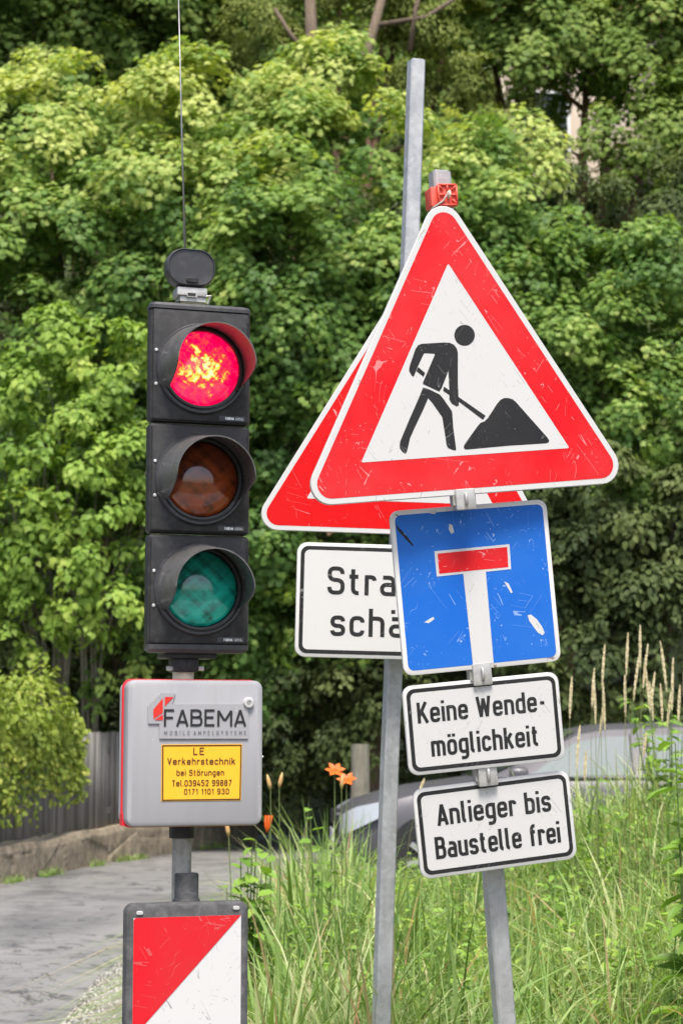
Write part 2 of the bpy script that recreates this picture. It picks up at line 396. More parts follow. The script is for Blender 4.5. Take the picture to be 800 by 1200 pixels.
def bark(name, a, c):
    m, b, L = base_mat(name, a, .85)
    n = noise(m, 6, 6, .7, .4, vec=mapping(m, scale=(5, 5, 1)))
    L.new(through(m, n, [(.3, a), (.7, c)]), b.inputs['Base Color']); bump(m, b, n, .6, .03); return m
M['bark'] = bark('bark', (.09, .065, .045), (.23, .17, .12))
M['bark_red'] = bark('red_brown_bark', (.10, .055, .035), (.27, .16, .10))
M['bark_grey'] = bark('grey_bark', (.14, .13, .10), (.30, .28, .22))

# ------------------------------------------------------------------ leaf meshes
def tmpl_maple():
    ar = [(0, .62), (22, .36), (48, .56), (80, .30), (112, .46), (150, .30), (180, .16)]
    ar += [(-a, r) for a, r in ar[-2:0:-1]]
    p = [(.42, 0, .04)] + [(.42 + r * math.cos(math.radians(a)), r * math.sin(math.radians(a)), -.28 * r * r + .04) for a, r in ar]
    n = len(ar); return np.array(p), [(0, 1 + i, 1 + (i + 1) % n) for i in range(n)]
def tmpl_oval(w_=.3, fold=.10, droop=.12):
    p = [(0, 0, 0), (.3, w_, fold), (.7, w_ * .85, fold - droop * .4), (1, 0, -droop), (.7, -w_ * .85, fold - droop * .4), (.3, -w_, fold), (.5, 0, -.02)]
    return np.array(p, float), [(0, 6, 1), (1, 6, 2), (2, 6, 3), (3, 6, 4), (4, 6, 5), (5, 6, 0)]
def tmpl_quad(w_=.3):
    return np.array([(0, 0, 0), (.45, w_, .08), (1, 0, -.08), (.45, -w_, .08)], float), [(0, 1, 2), (0, 2, 3)]
def norm(a): return a / np.maximum(np.linalg.norm(a, axis=1, keepdims=True), 1e-9)
def mesh_np(name, V, Fc, tint=None, mat=None, parent=None):
    """V (n,3), Fc (m,k) with constant k"""
    me = bpy.data.meshes.new(name); m, k = Fc.shape
    me.vertices.add(len(V)); me.vertices.foreach_set('co', V.astype(np.float32).ravel())
    me.loops.add(m * k); me.loops.foreach_set('vertex_index', Fc.astype(np.int32).ravel())
    me.polygons.add(m); me.polygons.foreach_set('loop_start', np.arange(0, m * k, k, dtype=np.int32))
    me.update(calc_edges=True)
    if tint is not None:
        at = me.attributes.new('tint', 'FLOAT', 'FACE'); at.data.foreach_set('value', np.clip(tint, 0, 1).astype(np.float32))
    return link(name, me, mat, parent)
def leaves(name, pos, nrm, tip, size, tint, tmpl, mat, parent=None, extra=None):
    T, TF = tmpl; n = len(pos); k = len(T)
    z = norm(nrm); x = norm(tip - z * np.sum(tip * z, 1, keepdims=True)); y = np.cross(z, x)
    V = pos[:, None] + size[:, None, None] * (T[None, :, 0:1] * x[:, None] + T[None, :, 1:2] * y[:, None] + T[None, :, 2:3] * z[:, None])
    Fc = (np.array(TF)[None] + (np.arange(n) * k)[:, None, None]).reshape(-1, 3)
    return mesh_np(name, V.reshape(-1, 3), Fc, np.repeat(tint, len(TF)), mat, parent)
def crown(name, lobes, density, clump_r, per, leaf, mat, parent, tmpl, rng, back=.25, tint_f=None, spread=.30, shelf=.55, inner=.33, young=None):
    """lobes: (centre, (rx,ry,rz)). Clumps of leaves sit on and in the lobes; gaps stay between clumps"""
    pos, nr, tp, ti = [], [], [], []
    for c, r in lobes:
        c = np.array(c); r = np.array(r, float)
        nc = int(density * (r[0] * r[2]) * 4)
        ns = max(5, int(9 * (r[0] / .9) ** .5)) if r[0] > .45 else 0
        if ns:
            sd_ = norm(rng.normal(size=(ns * 2, 3))); sd_ = sd_[(sd_[:, 1] < .35)][:ns]; ns = len(sd_)
            sr = rng.uniform(.34, .52, ns); idx = rng.integers(0, ns, nc)
            d2 = norm(rng.normal(size=(nc, 3)) + sd_[idx] * .9 + np.array([0, 0, .45]))
            d = norm(sd_[idx] * .6 + d2 * .8); inn = rng.random(nc) < inner
            cc = c + sd_[idx] * r * .78 + d2 * r * (sr[idx] * rng.uniform(.75, 1.1, nc))[:, None]
            dr_ = norm(rng.normal(size=(nc, 3))); cc[inn] = (c + dr_ * r * rng.uniform(.2, .8, nc)[:, None])[inn]
            rad = np.where(inn, .5, 1.0)
            keep = (d[:, 1] < .35) | (rng.random(nc) < back); d, cc, rad = d[keep], cc[keep], rad[keep]
        else:
            d = norm(rng.normal(size=(nc, 3)))
            keep = (d[:, 1] < .25) | (rng.random(nc) < back); d = d[keep]
            rad = np.where(rng.random(len(d)) < inner, rng.uniform(.35, .75, len(d)), rng.uniform(.80, 1.10, len(d)))
            cc = c + d * r * rad[:, None]
        for q, dd, rr in zip(cc, d, rad):
            if q[2] < .15: continue
            cr = clump_r * rng.uniform(.6, 1.35); k = max(4, int(per * (cr / clump_r) ** 2 * rng.uniform(.7, 1.2)))
            ax = norm((dd * .8 + np.array([0, -.1, .55]) + rng.normal(size=3) * .25)[None])[0]
            u = norm(rng.normal(size=(k, 3))) * (rng.random(k) ** .45)[:, None] * cr
            al = u @ ax; u = u - ax * al[:, None] * shelf                  # flattened into a spray
            rad2 = np.sum(u * u, 1) / cr ** 2
            u[:, 2] -= rad2 * cr * .30                                   # tips droop
            pos.append(q + u)
            nr.append(norm(ax * .9 + u / cr * .8 + rng.normal(size=(k, 3)) * spread + np.array([0, -.15, .35])))
            tp.append(norm(u / cr + dd * .5 + np.array([0, 0, -.45]) + rng.normal(size=(k, 3)) * .4))
            base = rng.normal(.42, .13)
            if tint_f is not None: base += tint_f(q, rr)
            ti.append(base + rng.normal(size=k) * .11)
    pos, nr, tp, ti = map(np.concatenate, (pos, nr, tp, ti))
    sz = leaf * rng.uniform(.65, 1.25, len(pos))
    return leaves(name, pos, nr, tp, sz, ti, tmpl, mat, parent)
def limb_tree(mb, base, tops, r0, rng, fork=.35):
    base = Vector(base); 
    top = sum((Vector(t) for t in tops), Vector()) / len(tops)
    f = base.lerp(top, fork); f.x += rng.uniform(-.15, .15)
    mb.tube([base, base.lerp(f, .5) + Vector((rng.uniform(-.06, .06), 0, 0)), f], [r0 * 1.25, r0 * .95, r0 * .8], 9)
    for t in tops:
        t = Vector(t); m = f.lerp(t, .5) + Vector((rng.uniform(-.25, .25), rng.uniform(-.2, .2), .2))
        mb.tube([f - Vector((0, 0, r0 * .5)), m, t], [r0 * .6, r0 * .4, r0 * .12], 7)
        for _ in range(3):
            a = m.lerp(t, rng.uniform(0, .6)); e = a + Vector((rng.uniform(-1, 1), rng.uniform(-.9, .2), rng.uniform(.2, 1))) * .8
            mb.tube([a, a.lerp(e, .5) + Vector((0, 0, .07)), e], [r0 * .22, r0 * .13, r0 * .05], 5)

def lobe(px, py, Y, rpx, sy=1.0, sz=1.0, dy=.8):
    r = rpx / F * Y
    return (P(px, py, Y), (r, r * dy, r * sz))

# ------------------------------------------------------------------ setting
def sm(t): t = np.clip(t, 0, 1); return t * t * (3 - 2 * t)
def road_h(x, y): return .20 * sm((x + .5) / 2.5) * sm((y - 11.5) / 2.5)
def grid(name, xs, ys, zf, mat, kind='structure', label=None, cat=None):
    Xg, Yg = np.meshgrid(xs, ys); Z = zf(Xg, Yg); V = np.stack([Xg, Yg, Z], -1).reshape(-1, 3)
    nx, ny = len(xs), len(ys); i = np.arange(nx - 1)[None] + (np.arange(ny - 1) * nx)[:, None]
    Fc = np.stack([i, i + 1, i + nx + 1, i + nx], -1).reshape(-1, 4)
    o = mesh_np(name, V, Fc, None, mat); o.data.polygons.foreach_set('use_smooth', [True] * len(Fc)); o['kind'] = kind
    return o
def m_ground():
    m, b, L = base_mat('earth', (.10, .085, .05), .95)
    n = noise(m, 3, 6, .7); L.new(through(m, n, [(.3, (.045, .05, .022)), (.6, (.10, .09, .05)), (.8, (.08, .11, .035))]), b.inputs['Base Color'])
    bump(m, b, noise(m, 12, 5), .6, .05); return m
def m_asphalt():
    m, b, L = base_mat('asphalt', (.15, .15, .15), .85)
    big = noise(m, .55, 5, .6, .6, vec=mapping(m, scale=(1, .45, 1)))
    fine = noise(m, 90, 3, .7)
    c = through(m, big, [(.36, (.085, .085, .088)), (.46, (.175, .174, .172)), (.66, (.25, .243, .235))])
    c = mixc(m, through(m, fine, [(.35, .0), (.7, .35)]), c, (.30, .29, .28))
    # cracks
    n = noise(m, 1.6, 5, .6, 1.5, vec=mapping(m, scale=(1, .8, 1)))
    cr = mth(m, 'LESS_THAN', mth(m, 'ABSOLUTE', mth(m, 'SUBTRACT', n, .5)), .009)
    gate = through(m, noise(m, .8, 3, .6, vec=mapping(m, loc=(3, 3, 3))), [(.44, 0.), (.50, 1.)])
    c = mixc(m, mth(m, 'MULTIPLY', mth(m, 'MULTIPLY', cr, gate), .85), c, (.035, .035, .035))
    # worn depressions, streaked across the carriageway
    n3 = noise(m, 3.4, 6, .7, .6, vec=mapping(m, loc=(2, 9, 0)))
    c = mixc(m, mth(m, 'MULTIPLY', through(m, n3, [(.56, 0.), (.60, 1.)]), through(m, noise(m, .7, 2, .5), [(.42, .1), (.55, .85)])), c, (.06, .06, .063))
    n2 = noise(m, 1.1, 6, .65, .8, vec=mapping(m, scale=(1, 1.7, 1), loc=(7, 1, 0)))
    c = mixc(m, through(m, n2, [(.53, 0.), (.62, .5)]), c, (.085, .085, .088))
    L.new(c, b.inputs['Base Color']); bump(m, b, fine, .5, .008); return m
m, b, L = base_mat('leaf_litter', (.03, .04, .015), .95); L.new(through(m, noise(m, 1.2, 6, .7), [(.3, (.016, .022, .008)), (.7, (.045, .065, .02))]), b.inputs['Base Color']); M['litter'] = m
M['earth'] = m_ground(); M['asphalt'] = m_asphalt()
g = grid('ground', np.array([-1500, -200, -60, -20, 0, 20, 60, 200, 1500.]), np.array([-200, -20, 0, 10, 30, 60, 200, 1000, 2500.]), lambda x, y: x * 0 - .03, M['earth'])
grid('road', np.linspace(-9, 16, 80), np.linspace(-3, 60, 160), lambda x, y: road_h(x, y) + .0, M['asphalt'])
def hill_h(x, y): return -.05 + 36 * sm((y - 29) / 44) + .5 * np.sin(x * .7) * sm((y - 30) / 5)
grid('hillside', np.linspace(-60, 60, 60), np.linspace(29, 90, 40), hill_h, M['litter'])

# gravel strip beside the carriageway
def edge_x(y): return -1.48 + .02 * np.sin(y * 1.9) + .10 * sm((y - 12) / 6)
def m_gravel():
    m, b, L = base_mat('gravel', (.45, .43, .40), .9)
    v = m.node_tree.nodes.new('ShaderNodeTexVoronoi'); v.inputs['Scale'].default_value = 55; L.new(mapping(m), v.inputs['Vector'])
    L.new(through(m, mth(m, 'ADD', mth(m, 'MULTIPLY', v.outputs['Color'], .6), mth(m, 'MULTIPLY', noise(m, 3, 4), .4)), [(.25, (.16, .15, .135)), (.5, (.32, .30, .27)), (.8, (.46, .44, .41))]), b.inputs['Base Color'])
    bump(m, b, v.outputs['Distance'], 1., .02); return m
M['gravel'] = m_gravel()
ys = np.linspace(1.5, 14.2, 90); V = []; 
cols = 8
for j, y in enumerate(ys):
    xl = edge_x(y) + .035 * math.sin(y * 9) + .02 * math.sin(y * 23); xr = -.55 + .05 * math.sin(y * 3)
    for c in range(cols): 
        t = c / (cols - 1); V.append((xl + (xr - xl) * t, y, .006 + .035 * math.sin(min(1, t * 2.2) * math.pi / 2)))
V = np.array(V); ii = np.arange(cols - 1)[None] + (np.arange(len(ys) - 1) * cols)[:, None]
gp = mesh_np('gravel_strip', V, np.stack([ii, ii + 1, ii + cols + 1, ii + cols], -1).reshape(-1, 4), None, M['gravel']); gp['kind'] = 'structure'
n = 9000; y = R_.uniform(7.5, 13.5, n); x = edge_x(y) - .06 + R_.random(n) ** 1.3 * 1.0
T = np.array([(1, 0, 0), (0, 1, 0), (-1, 0, 0), (0, -1, 0), (0, 0, 1), (0, 0, -1)], float) * np.array([1, .8, .6])
TF = np.array([(0, 1, 4), (1, 2, 4), (2, 3, 4), (3, 0, 4), (1, 0, 5), (2, 1, 5), (3, 2, 5), (0, 3, 5)])
s = R_.uniform(.004, .014, n); V = (np.stack([x, y, .012 + .03 * np.clip((x - edge_x(y)) * 2, 0, 1)], -1)[:, None] + s[:, None, None] * (T[None] + R_.normal(size=(n, 6, 3)) * .25))
def m_pebble():
    m, b, L = base_mat('pebble', (.5, .48, .45), .8)
    at = mknode(m, 'ShaderNodeAttribute', attribute_name='tint'); L.new(through(m, at.outputs['Fac'], [(0, (.13, .12, .11)), (.5, (.38, .36, .33)), (1, (.60, .58, .55))]), b.inputs['Base Color']); return m
gs = mesh_np('gravel', V.reshape(-1, 3), (TF[None] + (np.arange(n) * 6)[:, None, None]).reshape(-1, 3), np.repeat(R_.random(n), 8), m_pebble())
tag(gs, 'pale loose gravel along the edge of the asphalt', None, kind='stuff')

# grassy verge mound
def verge_h(x, y):
    side = sm((x + .95) / 1.1)
    rise = sm((y - 4.0) / 7.5) * (1 - sm((y - 12.4) / 1.4))
    return .015 + side * rise * (.20 + .46 * sm((x - .3) / 2.0)) - .05 * (1 - sm((x + 1.05) / .3))
grid('verge', np.linspace(-1.1, 9, 70), np.linspace(2.5, 14, 70), verge_h, M['earth'])

# stone wall at the far roadside with the fence on top
WB = [G(-140, 1062), G(0, 1035), G(130, 1010), G(200, 1000), G(300, 985)]
WL = [0]
for a, b_ in zip(WB, WB[1:]): WL.append(WL[-1] + np.linalg.norm(b_ - a))
def wall_at(s):
    for i in range(4):
        if s <= WL[i + 1] or i == 3:
            t = (s - WL[i]) / (WL[i + 1] - WL[i]); return WB[i] * (1 - t) + WB[i + 1] * t
def wall_dir(s):
    d = wall_at(s + .3) - wall_at(max(0, s - .3)); return d / np.linalg.norm(d)
def make_wall():
    rng = np.random.default_rng(3); Ltot = WL[-1]; Hh = .40; nu, nv = 420, 26
    seeds = []; u = 0
    while u < Ltot + .3:
        v = -.02
        wd = rng.uniform(.5, 1.1)
        while v < Hh:
            hgt = rng.uniform(.2, .34); seeds.append((u + rng.uniform(0, wd), v + hgt / 2, rng.uniform(0, .06), rng.random())); v += hgt
        u += wd * .8
    seeds = np.array(seeds)
    U = np.linspace(0, Ltot, nu); Vv = np.concatenate([np.linspace(-.03, Hh, nv), [Hh, Hh]])
    pts = []; tint = np.zeros((nu, len(Vv)))
    for i, u in enumerate(U):
        p = wall_at(u); d = wall_dir(u); nrm = np.array([d[1], -d[0], 0]); topw = .03 * math.sin(u * 1.3) + .015 * math.sin(u * 4.1)
        for j, v in enumerate(Vv):
            q = (seeds[:, :2] - (u, min(v, Hh))) * (1, 1.7); dd = np.sqrt((q ** 2).sum(1)); o = np.argsort(dd)[:2]
            gap = dd[o[1]] - dd[o[0]]
            off = .018 * min(1, gap / .04) ** .5 + seeds[o[0], 2] * .6 + .006 * math.sin(u * 4.3) * math.sin(v * 11 + u)
            if j >= nv: off = -.05 - .3 * (j - nv)
            round_ = .03 * max(0, (v - Hh + .07) / .07) if j < nv else 0
            pt = p + nrm * (off - round_); pts.append((pt[0], pt[1], v + topw * v / Hh)); tint[i, j] = seeds[o[0], 3] * .45 + .55 * min(1, .35 + gap / .05)
    nvv = len(Vv); ii = (np.arange(nu - 1) * nvv)[:, None] + np.arange(nvv - 1)[None]
    m, b, L = base_mat('wall_stone', (.3, .27, .22), .9, spec=.2)
    at = mknode(m, 'ShaderNodeAttribute', attribute_name='tint')
    c = through(m, at.outputs['Fac'], [(.05, (.16, .13, .09)), (.3, (.34, .28, .20)), (.6, (.42, .345, .25)), (1, (.54, .45, .33))])
    c = mixc(m, through(m, noise(m, 2.5, 6, .7), [(.45, 0.), (.75, .6)]), c, (.14, .145, .08))
    c = mixc(m, through(m, noise(m, 30, 5, .7), [(.4, 0.), (.8, .4)]), c, (.40, .36, .30))
    c = mixc(m, through(m, noise(m, 7, 7, .75, .3), [(.40, .6), (.58, 0.)]), c, (.12, .10, .075))
    L.new(c, b.inputs['Base Color']); bump(m, b, noise(m, 9, 6, .65), .5, .03)
    o = mesh_np('stone_wall', np.array(pts), np.stack([ii, ii + nvv, ii + nvv + 1, ii + 1], -1).reshape(-1, 4), tint[:-1, :-1].ravel(), m)
    o.data.polygons.foreach_set('use_smooth', [True] * len(o.data.polygons))
    tag(o, 'low rough stone retaining wall under the wooden fence', 'wall')
make_wall()
def make_fence():
    m, b, L = base_mat('old_boards', (.25, .24, .23), .85)
    at = mknode(m, 'ShaderNodeAttribute', attribute_name='tint')
    gr = noise(m, 5, 6, .7, .3, vec=mapping(m, scale=(14, 14, .8)))
    c = through(m, mth(m, 'ADD', mth(m, 'MULTIPLY', at.outputs['Fac'], .45), mth(m, 'MULTIPLY', gr, .6)), [(.2, (.10, .095, .088)), (.5, (.22, .21, .20)), (.85, (.38, .36, .34))])
    L.new(c, b.inputs['Base Color']); bump(m, b, gr, .5, .01)
    rng = np.random.default_rng(8); root = None
    V, Fc, ti = [], [], []; s = .02; k = 0
    smax = WL[2] + 1.6
    while s < smax:
        wd = rng.uniform(.055, .085); p = wall_at(s) ; d = wall_dir(s); nrm = np.array([d[1], -d[0], 0]); z0 = .41 + rng.uniform(0, .03); z1 = 1.58 + rng.uniform(-.012, .015) + .02 * math.sin(s * .9)
        p = p - nrm * (.06 + rng.uniform(0, .012)); q = p + d * wd; bk = -nrm * .018; lean = d * rng.uniform(-.012, .012)
        b0 = len(V)
        for zz, ln in ((z0, 0), (z1, 1)):
            for pt in (p, q, q + bk, p + bk): V.append((pt[0] + lean[0] * ln, pt[1] + lean[1] * ln, zz))
        for f in ((0, 1, 5, 4), (1, 2, 6, 5), (2, 3, 7, 6), (3, 0, 4, 7), (4, 5, 6, 7), (3, 2, 1, 0)): Fc.append([b0 + i for i in f]); ti.append(rng.random())
        s += wd + rng.uniform(.006, .014)
    root = empty('wooden_fence', Matrix.Translation(Vector(wall_at(smax / 2)) + Vector((0, 0, .4))), 'weathered grey fence of narrow upright boards on the stone wall', 'fence')
    inv = root.matrix_world.inverted()
    V = np.array(V) - np.array(root.location)
    o = mesh_np('board_panel', V, np.array(Fc), np.array(ti), m, root)
    for z in (.62, 1.36):
        mb = MB(); 
        ss = np.linspace(0, smax, 14)
        for s0, s1 in zip(ss, ss[1:]):
            a, b2 = wall_at(s0), wall_at(s1); d = wall_dir((s0 + s1) / 2); nrm = np.array([d[1], -d[0], 0])
            a = a - nrm * .10; b2 = b2 - nrm * .10
            mb.loft([[tuple(Vector(e) + Vector(nrm) * sx * .02 + Vector((0, 0, z + sz * .04)) - root.location) for sx, sz in ((-1, -1), (1, -1), (1, 1), (-1, 1))] for e in (a, b2)])
        mb.build('rail', m, root)
    for s0 in np.arange(.5, smax, 2.3):
        a = wall_at(s0); d = wall_dir(s0); nrm = np.array([d[1], -d[0], 0]); a = a - nrm * .17
        MB().box(a[0] - .05 - root.location.x, a[0] + .05 - root.location.x, a[1] - .05 - root.location.y, a[1] + .05 - root.location.y, -root.location.z, 1.5 - root.location.z).build('post', m, root)
make_fence()
# grass tufts along the foot of the wall come with the grass below

# ------------------------------------------------------------------ trees
MAP, OVAL, QUAD = tmpl_maple(), tmpl_oval(), tmpl_quad()
HEART = (np.array([(0, 0, 0), (.12, .30, .05), (.45, .36, .08), (1, 0, -.14), (.45, -.36, .08), (.12, -.30, .05), (.45, 0, -.02)], float), [(0, 6, 1), (1, 6, 2), (2, 6, 3), (3, 6, 4), (4, 6, 5), (5, 6, 0)])
def tree(name, label, cat, base, lobes, trunk_r, mats, leafsz, density, clump_r, per, tmpl, seed, group=None, **kw):
    rng = np.random.default_rng(seed)
    root = empty(name, Matrix.Translation(Vector(base)), label, cat, group); off = np.array(base)
    lb = [(np.array(c) - off, r) for c, r in lobes]
    tf = kw.pop('tint_f', None)
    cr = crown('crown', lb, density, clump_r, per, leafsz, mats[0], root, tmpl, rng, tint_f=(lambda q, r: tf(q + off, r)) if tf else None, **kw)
    mb = MB(); rr = random.Random(seed)
    order = sorted(lb, key=lambda t: -t[1][0])[:6]
    limb_tree(mb, (0, 0, -.1), [tuple(c) for c, r in order], trunk_r, rr)
    mb.build('trunk', mats[1], root, smooth=True)
    return root
def young(q, r):      # pale young leaves at the outer crown tops; shade lower down painted into the tint
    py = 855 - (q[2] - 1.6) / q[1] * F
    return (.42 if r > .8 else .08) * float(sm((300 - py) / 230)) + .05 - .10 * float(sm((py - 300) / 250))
def LB(*rows): return [lobe(*r) for r in rows]
def hb(px, Y): p = P(px, 850, Y); return (p[0], Y, float(hill_h(p[0], Y)) if Y > 30 else 0.0)

mg = 'broad-leaved maples behind the fence'
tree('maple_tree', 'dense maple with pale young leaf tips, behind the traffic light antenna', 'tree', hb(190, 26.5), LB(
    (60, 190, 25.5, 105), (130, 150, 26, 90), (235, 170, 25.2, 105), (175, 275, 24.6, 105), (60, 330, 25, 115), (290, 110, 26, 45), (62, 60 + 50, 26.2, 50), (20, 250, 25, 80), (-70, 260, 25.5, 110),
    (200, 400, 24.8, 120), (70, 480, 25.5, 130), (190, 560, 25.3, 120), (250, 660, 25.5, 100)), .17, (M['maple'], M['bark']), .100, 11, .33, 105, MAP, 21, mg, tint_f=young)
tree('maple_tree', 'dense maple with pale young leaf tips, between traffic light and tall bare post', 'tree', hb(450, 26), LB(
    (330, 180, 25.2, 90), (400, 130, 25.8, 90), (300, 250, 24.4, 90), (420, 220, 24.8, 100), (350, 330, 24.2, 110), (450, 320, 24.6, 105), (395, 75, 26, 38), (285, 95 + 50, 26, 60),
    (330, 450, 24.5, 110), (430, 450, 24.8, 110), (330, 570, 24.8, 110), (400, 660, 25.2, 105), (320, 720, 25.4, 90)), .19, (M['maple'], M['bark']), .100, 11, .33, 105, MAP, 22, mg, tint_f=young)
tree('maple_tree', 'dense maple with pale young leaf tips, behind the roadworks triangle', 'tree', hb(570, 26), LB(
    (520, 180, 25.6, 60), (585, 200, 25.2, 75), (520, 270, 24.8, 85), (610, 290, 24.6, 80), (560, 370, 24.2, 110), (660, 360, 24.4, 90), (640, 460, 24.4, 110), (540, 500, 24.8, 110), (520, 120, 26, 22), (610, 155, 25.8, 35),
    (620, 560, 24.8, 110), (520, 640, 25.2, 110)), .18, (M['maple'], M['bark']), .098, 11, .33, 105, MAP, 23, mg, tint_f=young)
tree('maple_tree', 'looser maple at the right edge with brownish seed bunches', 'tree', hb(760, 24.5), LB(
    (740, 330, 24, 70), (790, 360, 23.8, 80), (720, 420, 23.8, 80), (800, 460, 23.5, 90), (740, 520, 23.8, 80), (860, 380, 24, 100), (690, 300, 24.3, 40)), .13, (M['maple'], M['bark']), .088, 11, .28, 90, MAP, 24, mg,
    tint_f=lambda q, r: .10)
# trees on the slope behind
bgp = 'tall trees on the slope behind the maples'
tree('larch_tree', 'yellowish feathery tree with bare brown limbs, top centre behind the maples', 'tree', hb(370, 33), LB(
    (330, 10, 32, 70), (450, 30, 32, 75), (520, 60, 31.5, 70), (400, -60, 32.5, 90), (560, 130, 31.5, 60), (480, -40, 32, 90), (300, 50, 32.5, 45)), .22, (M['conifer'], M['bark_red']), .075, 14, .30, 120, QUAD, 31, bgp, shelf=.75, inner=.15)
lt_ = bpy.data.objects['larch_tree']; lo_ = Vector(lt_.location)
for pts, rd in ((((362, 130), (366, 60), (362, -30)), .13), (((398, 130), (428, 70), (452, -20)), .11), (((366, 70), (340, 40), (322, 10)), .045), (((440, 30), (500, 20), (545, -10)), .05), (((480, 60), (487, 10), (500, -40)), .05)):
    MB().tube([Vector(P(a, b_, 30.6)) - lo_ for a, b_ in pts], [rd, rd * .85, rd * .6], 9).build('limb', M['bark'], lt_, smooth=True)
tree('slope_tree', 'leafy mid green tree in the upper left, behind the pale maple tips', 'tree', hb(110, 34), LB(
    (40, 20, 33, 110), (160, 10, 33, 110), (250, 60, 33.5, 90), (-60, 40, 33, 110), (100, -60, 33, 120), (230, -50, 33, 100), (30, 110, 34, 100), (180, 90, 34, 90)), .25, (M['far_tree'], M['bark']), .125, 9.0, .42, 100, MAP, 32, bgp)
tree('slope_tree', 'leafy green tree along the top right edge', 'tree', hb(650, 34), LB(
    (600, 40, 32, 90), (690, 0, 32, 85), (790, 60, 31.5, 75), (625, 60, 32, 50), (668, 118, 33, 30), (640, 150, 33, 26), (705, 95, 33, 26), (735, 170, 31, 50), (820, 200, 31, 62), (560, -40, 32.5, 110), (720, -60, 32, 120), (860, 0, 32, 110), (790, 130, 31, 50)), .24, (M['far_tree'], M['bark_red']), .12, 9.5, .40, 100, MAP, 33, bgp, tint_f=lambda q, r: .12)
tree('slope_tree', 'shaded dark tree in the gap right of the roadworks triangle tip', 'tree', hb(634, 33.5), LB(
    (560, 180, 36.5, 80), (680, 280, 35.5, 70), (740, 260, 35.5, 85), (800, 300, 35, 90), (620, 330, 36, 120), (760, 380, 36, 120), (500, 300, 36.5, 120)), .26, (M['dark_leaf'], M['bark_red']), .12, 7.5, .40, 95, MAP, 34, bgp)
# far wood closing the slope
rng = np.random.default_rng(77)
lbs = []
for i in range(64):
    px = rng.uniform(-260, 1060); Y = rng.uniform(44, 60); 
    if 590 < px < 800: continue
    lbs.append((P(px, rng.uniform(-180, 420), Y), tuple(np.array([2.6, 2.0, 2.6]) * rng.uniform(.8, 1.3))))
fw = crown('far_wood', lbs, 2.6, .7, 60, .34, M['far_tree'], None, QUAD, rng, back=.1)
tag(fw, 'distant wood closing the slope behind the trees', None, kind='stuff')

# pale house glimpsed through the gap
def house():
    root = empty('house', Matrix.Translation((9.0, 48, 9.2)), 'pale house wall glimpsed through leaves at the upper right', 'house')
    m, b, L = base_mat('render_wall', (.62, .50, .40), .9); L.new(through(m, noise(m, .8, 4), [(.3, (.58, .46, .36)), (.7, (.72, .62, .52))]), b.inputs['Base Color'])
    MB().box(-5, 4, 0, 6, 0, 10.5).build('wall', m, root)
    rm, rb, rl = base_mat('roof_tile', (.22, .09, .06), .8)
    MB().prism([(-5.5, 10.4), (4.5, 10.4), (-.5, 14.5)], -.4, 6.4).build('roof', rm, root)
    gm = base_mat('window_glass', (.03, .035, .04), .1)[0]; wm = base_mat('window_white', (.8, .8, .8), .5)[0]
    for x_ in (-4.4, 2.4):
        for z_ in (1.2, 4.2, 7.2):
            w_ = MB(); w_.box(x_ - .08, x_ + 1.28, -.06, -.003, z_ - .08, z_ + 0); w_.box(x_ - .08, x_ + 1.28, -.06, -.003, z_ + 1.5, z_ + 1.58); w_.box(x_ - .08, x_, -.06, -.003, z_, z_ + 1.5); w_.box(x_ + 1.2, x_ + 1.28, -.06, -.003, z_, z_ + 1.5)
            fr = w_.build('window', wm, root); MB().box(x_, x_ + 1.2, -.02, -.004, z_, z_ + 1.5).build('pane', gm, fr)
house()

# thicket under the maples and on the right
rng = np.random.default_rng(40)
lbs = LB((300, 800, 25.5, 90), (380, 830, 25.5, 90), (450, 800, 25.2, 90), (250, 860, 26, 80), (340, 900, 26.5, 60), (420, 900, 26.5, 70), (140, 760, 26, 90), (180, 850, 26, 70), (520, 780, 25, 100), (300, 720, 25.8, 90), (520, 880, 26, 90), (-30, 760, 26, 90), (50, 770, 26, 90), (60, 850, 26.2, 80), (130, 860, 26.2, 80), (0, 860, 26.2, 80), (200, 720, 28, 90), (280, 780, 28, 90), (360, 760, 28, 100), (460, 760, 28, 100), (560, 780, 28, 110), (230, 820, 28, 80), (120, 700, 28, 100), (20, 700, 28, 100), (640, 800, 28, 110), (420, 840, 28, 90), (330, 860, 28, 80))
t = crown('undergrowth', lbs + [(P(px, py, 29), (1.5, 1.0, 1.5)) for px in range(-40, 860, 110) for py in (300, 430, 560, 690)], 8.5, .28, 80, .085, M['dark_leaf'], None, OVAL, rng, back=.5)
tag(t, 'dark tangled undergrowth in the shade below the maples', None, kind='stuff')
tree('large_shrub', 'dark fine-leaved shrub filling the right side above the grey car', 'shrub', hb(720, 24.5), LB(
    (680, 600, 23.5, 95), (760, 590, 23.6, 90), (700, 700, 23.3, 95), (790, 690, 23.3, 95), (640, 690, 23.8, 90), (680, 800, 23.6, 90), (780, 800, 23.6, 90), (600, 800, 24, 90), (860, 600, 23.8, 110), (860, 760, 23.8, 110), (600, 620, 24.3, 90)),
    .10, (M['dark_leaf'], M['bark_grey']), .10, 9.5, .25, 75, OVAL, 41, tint_f=lambda q, r: .12 * math.sin(q[0] * 2.1 + q[2] * 1.3))

